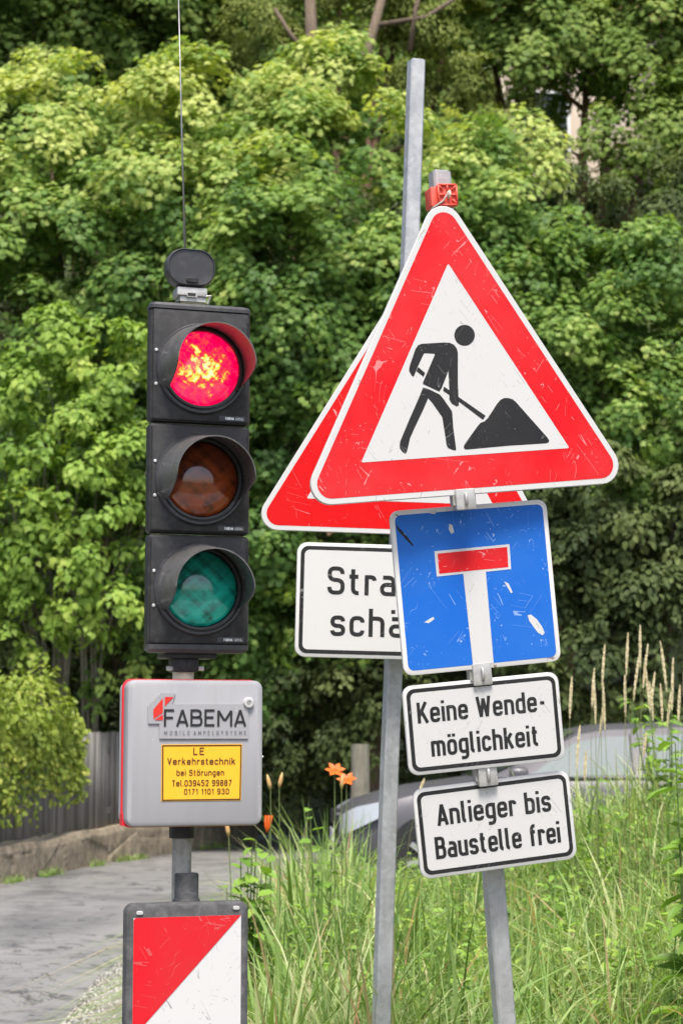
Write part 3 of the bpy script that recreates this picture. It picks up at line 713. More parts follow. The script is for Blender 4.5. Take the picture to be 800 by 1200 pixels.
# lilac bush and creeper at the left
def lilac():
    rng = np.random.default_rng(51); base = np.array(hb(70, 24.2))
    root = empty('lilac_bush', Matrix.Translation(Vector(base)), 'tall bright green lilac bush with heart-shaped leaves behind the fence', 'bush')
    lb = LB((90, 470, 23.6, 85), (30, 500, 23.4, 70), (140, 450, 23.5, 62), (70, 415, 23.6, 50), (-30, 520, 23.6, 80), (60, 580, 23.2, 90), (140, 570, 23.3, 70), (0, 640, 23.3, 70), (90, 670, 23.2, 65), (160, 650, 23.4, 50), (75, 378, 23.6, 22), (118, 392, 23.6, 24), (32, 410, 23.6, 28), (165, 420, 23.6, 30), (20, 735, 23.4, 45), (95, 735, 23.3, 40), (150, 715, 23.4, 40), (55, 765, 23.5, 32), (-50, 650, 23.6, 80))
    lb = [(c - base, r) for c, r in lb]
    crown('crown', lb, 19, .17, 28, .098, M['lilac'], root, HEART, rng, inner=.2, shelf=.4)
    lb2 = LB((130, 800, 23.8, 50), (160, 760, 23.8, 40)); lb2 = [(c - base, r) for c, r in lb2]
    crown('lower_leaves', lb2, 12, .17, 26, .085, M['far_tree'], root, HEART, rng)
    mb = MB(); rr = random.Random(4)
    mb.tube([np.array(P(72, 860, 23.9)) - base, P(82, 740, 23.7) - base, P(95, 690, 23.6) - base], [.05, .04, .03], 8)
    for k in range(22):
        x0 = rr.uniform(30, 120); t_ = (x0 + rr.uniform(-70, 80), rr.uniform(430, 640))
        mb.tube([P(x0, 870, 23.9) - base, P(x0 + rr.uniform(-8, 10), 760, 23.8) - base, P((x0 + t_[0]) / 2, (760 + t_[1]) / 2, 23.6) - base, P(*t_, 23.5) - base], [.022, .018, .012, .005], 6)
    mb.build('stems', M['bark_grey'], root, smooth=True)
    return root
lilac()
def creeper():
    rng = np.random.default_rng(61); base = P(40, 880, 21.2)
    root = empty('climbing_shrub', Matrix.Translation(Vector(base)), 'yellow-green climbing shrub spilling over the left end of the fence', 'shrub')
    lb = []
    for px, py, r in ((5, 818, 40), (48, 816, 34), (30, 842, 32), (76, 838, 20), (-35, 830, 45), (60, 848, 18)):
        s = WL[1] + max(-.5, (px) / 130 * (WL[2] - WL[1])); Yw = wall_at(max(0, s))[1]
        lb.append((P(px, py, Yw + .05) - base, np.array([1, .55, 1]) * r / F * Yw))
    crown('crown', lb, 44, .15, 30, .070, M['creeper'], root, OVAL, rng, back=.6, shelf=.3)
    pos, tw = [], MB()
    for k in range(80):
        px = rng.uniform(-20, 92) * .97; py = 850; s = WL[1] + px / 130 * (WL[2] - WL[1]); L_ = rng.uniform(15, 112) * (1 if px < 70 else .7)
        pts = []
        for j in range(7):
            p = wall_at(max(0, s + .03 * math.sin(j * 1.3 + k))); d = wall_dir(max(0, s)); nr = np.array([d[1], -d[0], 0])
            q = P(px + 4 * math.sin(j * 1.1 + k), py + L_ * j / 6, p[1]) + nr * (0.02) ; pts.append(q - base)
        tw.tube(pts, .004, 4)
        for q in pts:
            m_ = rng.integers(5, 14); pos.append(q + rng.normal(size=(m_, 3)) * np.array([.05, .03, .06]) + np.array([0.01, -.03, 0]))
    pos = np.concatenate(pos); k = len(pos)
    leaves('hanging_shoots', pos, norm(np.array([.5, -1, .5]) + rng.normal(size=(k, 3)) * .5), norm(np.array([0, 0, -1]) + rng.normal(size=(k, 3)) * .5), rng.uniform(.045, .08, k), rng.normal(.5, .22, k), OVAL, M['creeper'], root)
    tw.build('twigs', M['bark'], root)
creeper()
for i, (px, py0, py1, Y, r, lab) in enumerate(((422, 872, 925, 22.5, .11, 'short grey-brown tree stump behind the car bonnet'),)):
    b0 = G(px, py1 + 62)
    p = P(px, 960, Y); t_ = P(px, py0, Y)
    MB().tube([(p[0], Y, 0), (p[0], Y, t_[2] * .6), (t_[0], Y, t_[2])], [r * 1.15, r, r * .95], 12).build('tree_stump', M['bark_grey'], smooth=50)
    tag(bpy.data.objects['tree_stump'], lab, 'stump')
rr = random.Random(9)

# ------------------------------------------------------------------ grass and verge plants
def blades(name, x, y, z, h, w_, tint, mat, parent=None, lean=.5, seed=1, S=5):
    rng = np.random.default_rng(seed); n = len(x); a = rng.uniform(0, 2 * np.pi, n); ln = h * np.minimum(np.abs(rng.normal(lean, lean * .5, n)), 1.7); 
    dirx, diry = np.cos(a), np.sin(a); tw = a + np.pi / 2 + rng.normal(0, .4, n); wx, wy = np.cos(tw), np.sin(tw)
    t = np.linspace(0, 1, S + 1)
    px = x[:, None] + dirx[:, None] * ln[:, None] * t ** 2.2; py = y[:, None] + diry[:, None] * ln[:, None] * t ** 2.2
    droop = np.clip(ln / h, 0, 1.3)
    pz = z[:, None] + h[:, None] * (t * (1 + .1 * t) - (.12 + .55 * droop[:, None] ** 2) * t ** 3)
    wd = w_[:, None] * np.clip(np.array([.55, 1, 1, .85, .55, .05])[None, :S + 1], 0, 1) if S == 5 else w_[:, None] * np.linspace(1, .1, S + 1)
    Lv = np.stack([px - wx[:, None] * wd, py - wy[:, None] * wd, pz], -1); Rv = np.stack([px + wx[:, None] * wd, py + wy[:, None] * wd, pz], -1)
    V = np.stack([Lv, Rv], 2).reshape(-1, 3); k = 2 * (S + 1)
    f = np.array([(2 * i, 2 * i + 1, 2 * i + 3, 2 * i + 2) for i in range(S)])
    Fc = (f[None] + (np.arange(n) * k)[:, None, None]).reshape(-1, 4)
    return mesh_np(name, V, Fc, np.repeat(tint, S), mat, parent)
rng = np.random.default_rng(70)
n = 84000
y = rng.uniform(5.6, 13.2, n); x = -.75 + (rng.random(n) ** .95) * (y * .178 + 1.35)
keep = x > -.50 + .22 * np.sin(y * 1.7) + rng.normal(0, .08, n); x, y = x[keep], y[keep]; n = len(x)
cl = np.sin(x * 5.1 + 1.3 * np.sin(y * 2.2)) * np.sin(y * 4.3 + x * 1.7); cl2 = np.sin(x * 1.9 + 2) * np.sin(y * 1.3 + x)
edge_near = 1 - sm((x + .60) / .40)
h = (1 - .75 * edge_near) * np.clip(rng.normal(.58, .17, n) * (1 + .22 * cl + .12 * cl2), .15, 1.0) * (1.12 - .12 * sm((x + .1) / .9)) * (1 - .5 * (y > 9.5) * np.exp(-((x / y - .034) / .022) ** 2))
tint = np.clip(.36 + .18 * cl2 + .12 * cl + rng.normal(0, .22, n), 0, .84); dry = rng.random(n) < .10; tint[dry] = rng.uniform(.84, 1, dry.sum())
gr = blades('grass', x, y, verge_h(x, y) - .02, h, rng.uniform(.0034, .0072, n) * np.where(rng.random(n) < .14, 2.0, 1.0), tint, M['grass'], None, 1.15, 71)
tag(gr, 'long uncut green grass with dry stems covering the verge', None, kind='stuff')
# short grass at the wall foot
xs_, ys_ = [], []
for s in rng.uniform(0, WL[-1], 1500):
    if math.sin(s * 2.3) + math.sin(s * 5.1) < .3: continue
    p = wall_at(s); xs_.append(p[0] + .12 + rng.normal(0, .04)); ys_.append(p[1] - .08 + rng.normal(0, .04))
xs_, ys_ = np.array(xs_), np.array(ys_); n = len(xs_)
tag(blades('roadside_grass', xs_, ys_, xs_ * 0, rng.uniform(.03, .12, n), np.full(n, .006), rng.uniform(.2, .75, n), M['grass'], None, .5, 72), 'sparse short grass at the foot of the stone wall', None, kind='stuff')
# broad-leaved weeds threaded through the grass
n = 640; wy = rng.uniform(7.0, 12.8, n); wx = -.3 + rng.random(n) * (wy * .178 + .6)
pos, nr, tp, sz, ti = [], [], [], [], []
for a, b_ in zip(wx, wy):
    hh = rng.uniform(.35, .68) ; zb = float(verge_h(a, b_)); k = rng.integers(14, 30); tt = rng.uniform(.25, 1, k); an = rng.uniform(0, 6.28, k)
    dr = np.stack([np.cos(an), np.sin(an), rng.uniform(-.2, .6, k)], -1)
    pos.append(np.stack([np.full(k, a) + .02 * np.cos(an), np.full(k, b_) + .02 * np.sin(an), zb + hh * tt], -1)); tp.append(dr)
    nr.append(np.array([0, -.2, 1.]) + rng.normal(size=(k, 3)) * .3); sz.append(rng.uniform(.04, .10, k) * (1.25 - .6 * tt)); ti.append(rng.normal(.5, .2, k) + rng.normal(0, .15))
wd = leaves('verge_weeds', *map(np.concatenate, (pos, nr, tp, sz, ti)), tmpl_oval(.22), M['weed'])
tag(wd, 'small leafy weeds growing among the long grass', None, kind='stuff')

# tall dry grass stalks with straw seed heads
def stalk(px, ytop, ybot, Y, lean, seed, bend=0.0):
    rng = np.random.default_rng(seed); top = P(px, ytop, Y); zb = float(verge_h(top[0], Y))
    bx = top[0] - lean; base = Vector((bx, Y + .05, zb)); rel = Vector(top) - base
    root = empty('grass_stalk', Matrix.Translation(base), 'tall grass stalk with a straw-coloured seed head in front of the grey car', 'grass stalk', 'tall seeding grass stalks on the verge')
    hl = (ybot - ytop) / F * Y; bend = bend + rng.uniform(-.10, .14)
    def path(t): 
        return Vector((rel.x * t + bend * max(0, t - .6) ** 2 * 2, rel.y * t, rel.z * t - abs(bend) * max(0, t - .7) ** 2 * 2))
    mb = MB(); mb.tube([path(t) for t in np.linspace(0, 1, 9)], [.0022 * (1 - .6 * t) for t in np.linspace(0, 1, 9)], 5)
    o = mb.build('stem', M['stem'], root); a = o.data.attributes.new('tint', 'FLOAT', 'FACE'); a.data.foreach_set('value', [rng.uniform(.2, .9)] * len(o.data.polygons))
    t0 = 1 - hl / rel.z; k = 260; t = t0 + (1 - t0) * rng.random(k); c = np.array([path(v) for v in t]); prof = np.sin(np.pi * np.clip((t - t0) / (1 - t0), .03, .97)) ** .6
    an = rng.uniform(0, 6.28, k); rad = .0085 * prof
    pos = c + np.stack([np.cos(an) * rad * .4, np.sin(an) * rad * .4, np.zeros(k)], -1)
    tip = np.stack([np.cos(an) * .45, np.sin(an) * .45, np.ones(k)], -1)
    leaves('seed_head', pos, np.stack([np.cos(an), np.sin(an), np.full(k, .1)], -1), tip, rng.uniform(.016, .028, k) * (.5 + .5 * prof), rng.normal(.6, .22, k), tmpl_quad(.24), M['straw'], root)
for i, (px, a, b_, Y, ln, bd) in enumerate(((688, 780, 828, 9.2, -.03, 0), (698, 752, 806, 9.0, -.05, 0), (700, 795, 850, 9.3, .04, 0), (704, 800, 856, 9.1, -.08, .05), (695, 818, 858, 9.2, -.02, .06), (731, 742, 792, 9.0, .02, 0), (738, 762, 820, 9.2, .03, 0),
        (745, 733, 782, 8.8, -.05, 0), (750, 753, 806, 9.0, .05, 0), (729, 792, 840, 9.1, -.05, 0), (757, 785, 830, 9.3, 0, 0), (760, 777, 835, 9.0, -.06, 0), (763, 800, 845, 9.1, -.08, .04), (780, 750, 810, 8.6, -.07, 0), (782, 770, 832, 8.8, -.04, 0),
        (797, 765, 820, 8.8, -.02, 0), (778, 802, 845, 9.0, .03, 0), (772, 806, 850, 9.1, -.08, .06), (659, 790, 840, 8.4, -.07, 0), (668, 846, 900, 8.6, -.06, 0), (748, 856, 885, 9.0, -.02, 0), (682, 880, 915, 8.9, 0, 0), (788, 800, 845, 8.7, -.05, 0),
        (556, 892, 915, 9.4, .05, .05), (484, 908, 930, 9.6, .1, .08))):
    stalk(px, a, b_, Y, ln, 100 + i, bd)

# orange day lilies
def petal(mb, c, d, side, L_, w_):
    """curved petal strip"""
    n = -d.cross(side).normalized(); prev = None; rings = []
    for t in (0, .35, .7, 1): 
        ctr = c + d * L_ * t * (1 - .15 * t) + n * L_ * .45 * t * t; ww = w_ * (.35, .9, 1, .1)[int(round(t * 3 / 1.0)) if t in (0, 1) else (1 if t < .5 else 2)]
        rings.append([tuple(ctr - side * ww), tuple(ctr + n * ww * .25), tuple(ctr + side * ww)])
    mb.loft(rings, False, closed=False)
def tintit(o, v):
    a = o.data.attributes.new('tint', 'FLOAT', 'FACE'); n = len(o.data.polygons); a.data.foreach_set('value', np.clip(np.random.default_rng(n).normal(v, .2, n), 0, 1)); return o
def lily(label, stems, Y, basepx, seed):
    rng = random.Random(seed); b = P(basepx, 900, Y); base = Vector((b[0], Y, float(verge_h(b[0], Y))))
    root = empty('day_lily', Matrix.Translation(base), label, 'lily', 'orange day lilies on the verge')
    for px, py, kind in stems:
        tp = Vector(P(px, py, Y + rng.uniform(-.1, .1))) - base
        tintit(MB().tube([(rng.uniform(-.05, .05), 0, 0), tp * .5 + Vector((rng.uniform(-.02, .02), 0, .03)), tp], [.0032, .0028, .002], 6).build('stem', M['stem'], root), .2)
        if kind == 'flower':
            d = Vector((rng.uniform(-.5, .5), -.6, .7)).normalized(); u = d.cross(Vector((0, 0, 1))).normalized(); v = d.cross(u); mb = MB()
            for k in range(6):
                a = k * math.pi / 3 + rng.uniform(-.1, .1); o_ = (u * math.cos(a) + v * math.sin(a)); dd = (d * .75 + o_ * .65).normalized(); sd_ = dd.cross(o_).normalized()
                petal(mb, tp, dd, sd_, .052, .012)
            tintit(mb.build('flower', M['petal'], root), .5)
        elif kind == 'bud':
            d = Vector((rng.uniform(-.35, .35), 0, 1)).normalized()
            tintit(MB().tube([tp, tp + d * .02, tp + d * .045, tp + d * .065], [.004, .009, .008, .002], 8).build('bud', M['bud'], root, smooth=True), .5)
        else:
            d = Vector((rng.uniform(-.3, .3), -.2, -1)).normalized(); mb = MB()
            for k in range(4): mb.tube([tp, tp + Vector((.012 * math.cos(k * 1.6), .012 * math.sin(k * 1.6), .008)), tp + d * .035 + Vector((.01 * math.cos(k * 1.6), 0, 0)), tp + d * .065], [.003, .006, .005, .001], 6)
            tintit(mb.build('wilted_flower', M['petal'], root, smooth=True), .2)
    n = 34; x_ = np.array([rng.gauss(0, .08) for _ in range(n)]); y_ = np.array([rng.gauss(0, .08) for _ in range(n)])
    blades('leaf_tuft', x_, y_, x_ * 0, np.array([rng.uniform(.45, .85) for _ in range(n)]), np.array([rng.uniform(.007, .011) for _ in range(n)]), np.array([rng.uniform(.25, .6) for _ in range(n)]), M['grass'], root, .4, seed)
lily('orange day lily in full bloom left of the grey car headlight', [(392, 905, 'flower'), (406, 916, 'flower'), (400, 925, 'bud')], 8.6, 396, 3)
lily('day lily with closed buds and a wilted orange bloom beside the control box', [(317, 925, 'bud'), (327, 923, 'bud'), (315, 958, 'wilted')], 8.2, 322, 4)
lily('day lily with one pale closed bud just below the control box', [(268, 980, 'bud')], 7.6, 285, 6)

# leafy plants
def leafy(name, label, px, Y, top, spread, nst, leaf, seed, tm, group=None, mat='weed', basey=None, zt=0):
    rng = np.random.default_rng(seed); b = P(px, 900, Y); base = Vector((b[0], Y, float(verge_h(b[0], Y)))); root = empty(name, Matrix.Translation(base), label, 'plant', group)
    hh = P(px, top, Y)[2] - base.z; mb = MB(); pos, nr, tp, sz, ti = [], [], [], [], []
    for k in range(nst):
        e = Vector((rng.normal(0, spread), rng.normal(0, spread * .6), hh * rng.uniform(.65, 1))); mb.tube([(e.x * .2, e.y * .2, 0), (e.x * .6, e.y * .6, e.z * .55), e], [.006, .005, .002], 5)
        m_ = rng.integers(14, 22); t = np.linspace(.3, 1, m_); an = np.arange(m_) * 2.4 + rng.uniform(0, 6)
        c = np.outer(t, np.array([e.x, e.y, e.z])); c[:, :2] *= (.4 + .6 * t)[:, None]
        dr = np.stack([np.cos(an), np.sin(an), rng.uniform(.1, .6, m_)], -1)
        pos.append(c); tp.append(dr); nr.append(np.array([0, -.25, 1.]) + rng.normal(size=(m_, 3)) * .3); sz.append(leaf * rng.uniform(.7, 1.15, m_) * (1.15 - .45 * t)); ti.append(rng.normal(.45, .18, m_))
    leaves('leaves', *map(np.concatenate, (pos, nr, tp, sz, ti)), tm, M[mat], root); tintit(mb.build('stems', M['stem'], root), .2)
leafy('leafy_plant', 'bushy broad-leaved plant beside the road, right of the mast', 288, 7.8, 975, .075, 16, .095, 81, tmpl_oval(.33))
leafy('leafy_plant', 'tall plant with long pointed leaves at the right edge of the verge', 806, 6.6, 838, .05, 5, .17, 82, tmpl_oval(.16))
leafy('leafy_plant', 'bright leafy shrub sprig behind the straw stalks at the right edge', 785, 11.5, 790, .16, 8, .12, 83, tmpl_oval(.2))
leafy('leafy_plant', 'broad-leaved sprig beside the orange lilies in front of the car bonnet', 378, 8.4, 918, .035, 3, .075, 84, tmpl_oval(.33))
leafy('leafy_plant', 'fresh green sprig standing between the plates and the right edge', 700, 9.5, 905, .10, 6, .09, 85, tmpl_oval(.2))

# ------------------------------------------------------------------ parked car (hatchback estate seen past the plates)
def car():
    pm, b, L = base_mat('car_paint', (.10, .10, .11), .42, .25, .35, .15)
    L.new(mixc(m := pm, noise(pm, 2.5, 4), (.095, .093, .104), (.125, .122, .135)), b.inputs['Base Color'])
    bk = base_mat('car_black_trim', (.02, .02, .022), .5)[0]; gl = base_mat('car_glass', (.10, .13, .13), .06, 0, .9, 1.0)[0]
    gl.node_tree.nodes['Principled BSDF'].inputs['Base Color'].default_value = (.13, .17, .17, 1)
    ty = base_mat('tyre', (.02, .02, .02), .85)[0]; rim = base_mat('alloy_rim', (.62, .62, .63), .35, .7)[0]; hl = base_mat('lamp_glass', (.55, .57, .60), .12, .3, .8, 1.)[0]
    loc = (2.12, 17.5, .2); root = empty('parked_car', frame(loc, yaw=3), 'silver-grey estate car half hidden by the plates and tall grass', 'car')
    Lc, W = 4.35, .88
    xs = [-2.17, -2.12, -2.0, -1.8, -1.55, -1.2, -.85, -.5, 0, .6, 1.2, 1.7, 2.0, 2.12, 2.17]
    zt = {-2.17: .55, -2.12: .66, -2.0: .74, -1.8: .80, -1.55: .86, -1.2: .91, -.85: .955, -.5: .97, 0: .98, .6: .99, 1.2: 1.0, 1.7: 1.01, 2.0: 1.0, 2.12: .97, 2.17: .9}
    hw = {-2.17: .60, -2.12: .70, -2.0: .80, -1.8: .855, 2.0: .82, 2.12: .78, 2.17: .74}
    rings = []
    for x_ in xs:
        W_ = hw.get(x_, W); z1 = zt[x_]; z0 = .24 if abs(x_) < 2.05 else .34
        half = [(0, z0), (W_ * .9, z0), (W_ * .985, z0 + .10), (W_, .55 if z1 > .6 else z1 * .9), (W_ * .985, z1 - .10), (W_ * .93, z1 - .02), (W_ * .80, z1 + .012), (W_ * .4, z1 + .04), (0, z1 + .048)]
        rings.append([(x_, -yy, zz) for yy, zz in half] + [(x_, yy, zz) for yy, zz in half[-2:0:-1]])
    body = MB().loft(rings).build('body', pm, root, smooth=40)
    # greenhouse
    gx = [(-.98, .955, .80, .955), (-.45, .97, .77, 1.20), (-.10, .98, .74, 1.385), (.15, .98, .735, 1.43), (.8, .99, .73, 1.455), (1.4, 1.0, .72, 1.43), (1.85, 1.0, .70, 1.33), (2.08, 1.0, .70, 1.02)]
    rings = []
    for x_, zb, wt, z1 in gx:
        t_ = max(0.02, (z1 - zb) / .46); wtop = .80 - (.80 - .60) * min(1, t_)
        half = [(.82, zb - .03), (.80, zb), (wtop + .02, z1 - .035 * min(1, t_)), (wtop - .06, z1 - .008), (wtop * .5, z1 + .012), (0, z1 + .018)]
        rings.append([(x_, -yy, zz) for yy, zz in half] + [(x_, yy, zz) for yy, zz in half[::-1]][1:])
    roof = MB().loft(rings, True).build('roof', pm, root, smooth=40)
    def side(x_, t_):   # point on the flank of the greenhouse, t 0 belt .. 1 roof edge
        for (a, az, _, a1), (c, cz, _, c1) in zip(gx, gx[1:]):
            if a <= x_ <= c:
                k = (x_ - a) / (c - a); zb = az + (cz - az) * k; z1 = a1 + (c1 - a1) * k; tt = max(.02, (z1 - zb) / .46); wt = .80 - .20 * min(1, tt) + .02
                return (x_, -(.80 + (wt - .80) * t_) - .006, zb + (z1 - .035 - zb) * t_)
    for s in (1, -1):
        for seg in ((-.62, -.30, .62), (.66,), (1.56,)):
            pass
        def win(x0, x1, ta=.06, tb=.86, slope=0):
            n_ = 8; lo = [side(x0 + (x1 - x0) * i / n_, ta) for i in range(n_ + 1)]; hi = [side(x0 + slope + (x1 - x0 - slope) * i / n_, tb) for i in range(n_ + 1)]
            v = lo + hi; v = [(a, b_ * s, c) for a, b_, c in v]
            return MB().add(v, [(i, i + 1, n_ + 2 + i, n_ + 1 + i) for i in range(n_)])
        win(-.58, .34, slope=.42).build('window', gl, root); win(.52, 1.35).build('window', gl, root); win(1.43, 1.84, .06, .80, 0).build('window', gl, root)
        # window surround
        for a, c in ((.35, .365), (.495, .51), (1.355, 1.425)): win(a, c, .02, .9).build('pillar_trim', bk, root)
        MB().box(-.95, 2.0, (-.825 if s == 1 else .803), (-.803 if s == 1 else .825), .972, .99).build('window_strip', bk, root)
        for xa in (-.78, .44, 1.42): MB().box(xa, xa + .008, -.8805 * s - .002, -.8805 * s + .002, .36, .90).build('door_seam', bk, root)
        for xa in (.22, 1.18): MB().slab(.17, .03, -.905, -.872, .012, .006, Matrix.Translation((xa, 0, .82)) if s == 1 else Matrix.Translation((xa, 1.777, .82))).build('door_handle', pm, root)
        mr = MB().slab(.15, .13, -.03, .12, .05, .03, Matrix.Translation((-.62, -.98 * s, 1.02)) @ Matrix.Rotation(math.radians(90), 4, 'Z')); mr.box(-.68, -.6, *sorted((-.90 * s, -.80 * s)), .97, 1.0); mr.build('mirror', pm, root, smooth=40)
        for xw in (-1.42, 1.32):
            ar = MB(); ar.loft([[(xw + .365 * math.cos(a), y_ * s, .31 + .365 * math.sin(a)) for a in np.linspace(0, 2 * math.pi, 28, endpoint=False)] for y_ in (-.883, -.60)]); ar.build('wheel_arch', bk, root)
            wt = Matrix.Translation((xw, -.80 * s, .31)); prof = [(.20, -.09), (.285, -.095), (.31, -.07), (.315, 0), (.31, .07), (.285, .095), (.20, .09)]
            o = MB().loft([[(r * math.cos(a), y_, r * math.sin(a)) for a in np.linspace(0, 2 * math.pi, 32, endpoint=False)] for r, y_ in prof], True, wt).build('wheel', ty, root, smooth=40)
            rm = MB()
            rm.loft([[(r * math.cos(a), y_ * s, r * math.sin(a)) for a in np.linspace(0, 2 * math.pi, 32, endpoint=False)] for r, y_ in ((.215, -.100), (.215, -.075), (.19, -.075), (.19, -.100))], False, wt)
            for k in range(7):
                a = k * 2 * math.pi / 7; rm.box(-.022, .022, *sorted((-.112 * s, -.096 * s)), .03, .205, wt @ Matrix.Rotation(a, 4, 'Y'))
            rm.loft([[(.05 * math.cos(a), y_ * s, .05 * math.sin(a)) for a in np.linspace(0, 2 * math.pi, 16, endpoint=False)] for y_ in (-.118, -.09)], True, wt); rm.build('rim', rim, o)
        # headlight on the nose corner
        pts = [(-2.135, .52), (-2.09, .66), (-2.0, .77), (-1.80, .845), (-1.62, .86)]
        hv = []
        for (x_, yy), zt_, zb_ in zip(pts, (.655, .70, .745, .79, .815), (.49, .49, .54, .64, .75)):
            hv += [(x_ - .035, -(yy + .055) * s, zb_ + .02), (x_ - .03, -(yy + .035) * s, zt_)]
        MB().add(hv[:8], [(2 * i, 2 * i + 2, 2 * i + 3, 2 * i + 1) for i in range(3)]).build('headlight', hl, root, smooth=60)
        MB().slab(.26, .10, -2.19, -2.15, .03, .01, Matrix.Rotation(math.radians(-90), 4, 'Z') @ Matrix.Translation((.5 * s, 0, .40))).build('fog_lamp', bk, root)
    # windscreen
    ws = []
    for x_, zb, wt, z1 in gx[:4]:
        t_ = (z1 - zb) / .46; wtop = .80 - .20 * min(1, max(.02, t_)); ws += [(x_ - .004, -(wtop - .08), z1 + .003), (x_ - .008, 0, z1 + .027), (x_ - .004, (wtop - .08), z1 + .003)]
    MB().add(ws[:9], [(0, 1, 4, 3), (1, 2, 5, 4), (3, 4, 7, 6), (4, 5, 8, 7)]).build('windscreen', gl, root)
    MB().slab(.9, .13, -2.20, -2.13, .03, .01, Matrix.Rotation(math.radians(-90), 4, 'Z') @ Matrix.Translation((0, 0, .62))).build('grille', bk, root)
    MB().slab(1.1, .16, -2.20, -2.13, .04, .01, Matrix.Rotation(math.radians(-90), 4, 'Z') @ Matrix.Translation((0, 0, .38))).build('lower_grille', bk, root)
    MB().slab(.52, .11, -2.215, -2.2, .01, .004, Matrix.Rotation(math.radians(-90), 4, 'Z') @ Matrix.Translation((0, 0, .47))).build('number_plate', M['sign_white_clean'], root)
car()

# ------------------------------------------------------------------ posts
def square_post(name, pts, w_, yaw, mat, label, group=None, cap=True):
    """square tube through the world points, from the ground up"""
    base = Vector(pts[0]); root = empty(name, Matrix.Translation(base), label, 'post', group)
    rings = []
    for p in pts:
        p = Vector(p) - base; c = []
        for a in (45, 135, 225, 315): 
            for da in (-6, 6):
                an = math.radians(a + da + yaw); c.append((p.x + w_ * .70 * math.cos(an) , p.y + w_ * .70 * math.sin(an), p.z))
        rings.append(c)
    MB().loft(rings, True).build('pole', mat, root)
    mb = MB(); t = Vector(pts[-1]) - base
    mb.box(-w_ * .40, w_ * .40, -w_ * .40, w_ * .40, 0, .004, Matrix.Translation(t) @ Matrix.Rotation(math.radians(yaw), 4, 'Z')); mb.build('end_cap', mat, root)
    mb = MB(); mb.slab(.26, .26, -.03, .03, .03, .01, Matrix.Translation((0, 0, .03)) @ Matrix.Rotation(math.radians(90), 4, 'X')); mb.build('foot_plate', M['rubber'], root)
    return root
def line3(a, b, ts): a, b = np.array(a), np.array(b); return [a + (b - a) * t for t in ts]
FT = P(514.6, 203, 4.80); FB_ = P(591, 1200, 5.06); d = FB_ - FT; FG = FT + d * (FT[2] / -d[2]); FG[2] = 0
FR = frame  # alias
square_post('sign_post', [tuple(FG), tuple(FB_), tuple(FT)], .044, 15, M['galv'], 'leaning square steel post carrying the triangle, the blue plate and two text plates')
BT = P(487.5, 72, 5.70); BB = P(446.5, 1200, 5.70); BK = P(456, 900, 5.70); d = BB - BK; BG = BB + d * (BB[2] / -d[2]); BG[2] = 0
square_post('sign_post', [tuple(BG), tuple(BB), tuple(BK), tuple(P(481, 268, 5.70)), tuple(BT)], .042, 18, M['galv'], 'taller square steel post standing behind, rising bare above the triangles')

# ------------------------------------------------------------------ signs
def rescale(pos, k): p = CAM + (np.array(pos) - CAM) * k; return p
def to_local(mtx, px, py):
    inv = mtx.inverted(); a = inv @ Vector(CAM); b = inv @ Vector(P(px, py, 5.0)); d = b - a; t = -a.y / d.y; q = a + d * t; return (q.x, q.z)
def tri_sign(mtx, side, label, worn_, seed):
    root = empty('warning_sign', mtx, label, 'road sign')
    r = .05 * side / .9
    MB().loft([[(x, y_, z) for x, z in rtri(side - i, r - i * .28)] for y_, i in ((0, .006), (.0015, 0), (.010, 0), (.012, .004))]).build('panel', M['edge_rust'] if False else (M['sign_white'] if worn_ else M['sign_white_clean']), root, smooth=30)
    k = side / .9
    rd = MB().sheet(rtri(side - .052 * k * 1.0, r * .72), -.0004); rb = rd.build('red_border', M['sign_red'] if worn_ else M['sign_red_clean'], root)
    inner = .56 * k
    wi = MB().sheet(rtri(inner, .003), -.0008).build('white_field', M['sign_white'] if worn_ else M['sign_white_clean'], root)
    return root
TRI = frame((.2975, 4.7353, 2.4411), 17.86, 1.5, -6.23)
ts = tri_sign(TRI, .9, 'worn red-bordered roadworks triangle with digging worker on the front post', True, 1)
def zp(pts, ox=440, oy=360, s=800 / 240): return [(ox + a / s, oy + b / s) for a, b in pts]
def sym(pts, rnd=False): return [to_local(TRI, *p) for p in zp(pts)]
mb = MB(); yk = -.0012
body_ = [(165, 148), (180, 143), (265, 138), (288, 139), (305, 147), (316, 162), (320, 178), (320, 300), (324, 384), (314, 388), (296, 377), (287, 362), (285, 290), (283, 252), (278, 262), (256, 318), (247, 330), (183, 300), (184, 294), (230, 186), (228, 182), (190, 180), (186, 184), (164, 232), (150, 266), (147, 272), (140, 268), (130, 250), (130, 240), (133, 226), (154, 165)]
mb.sheet(sym(body_), yk)
mb.sheet(sym([(184, 314), (206, 320), (249, 341), (262, 356), (296, 405), (298, 414), (302, 470), (313, 552), (312, 560), (300, 558), (283, 551), (276, 540), (270, 500), (259, 430), (220, 374), (204, 356), (186, 398), (152, 470), (134, 510), (122, 562), (116, 573), (104, 566), (94, 552), (93, 540), (95, 524), (130, 440), (168, 354)]), yk)
mb.sheet(sym([(165, 234), (192, 257), (186, 272), (158, 250)]), yk - .00005)
mb.sheet(sym([(266, 310), (330, 356), (428, 424), (418, 440), (330, 374), (262, 326)]), yk - .0001)
mb.sheet([to_local(TRI, 440 + (346 + 40 * math.cos(a)) / 3.333, 360 + (110 + 41 * math.sin(a)) / 3.333) for a in np.linspace(0, 2 * math.pi, 40, endpoint=False)], yk)
mb.sheet(sym([(343, 548), (344, 540), (350, 530), (396, 466), (408, 452), (424, 446), (436, 434), (474, 376), (486, 362), (500, 355), (518, 355), (534, 360), (546, 370), (668, 508), (676, 520), (674, 528), (664, 532), (520, 541), (356, 556), (347, 555)]), yk)
mb.build('worker_symbol', M['ink'], ts)

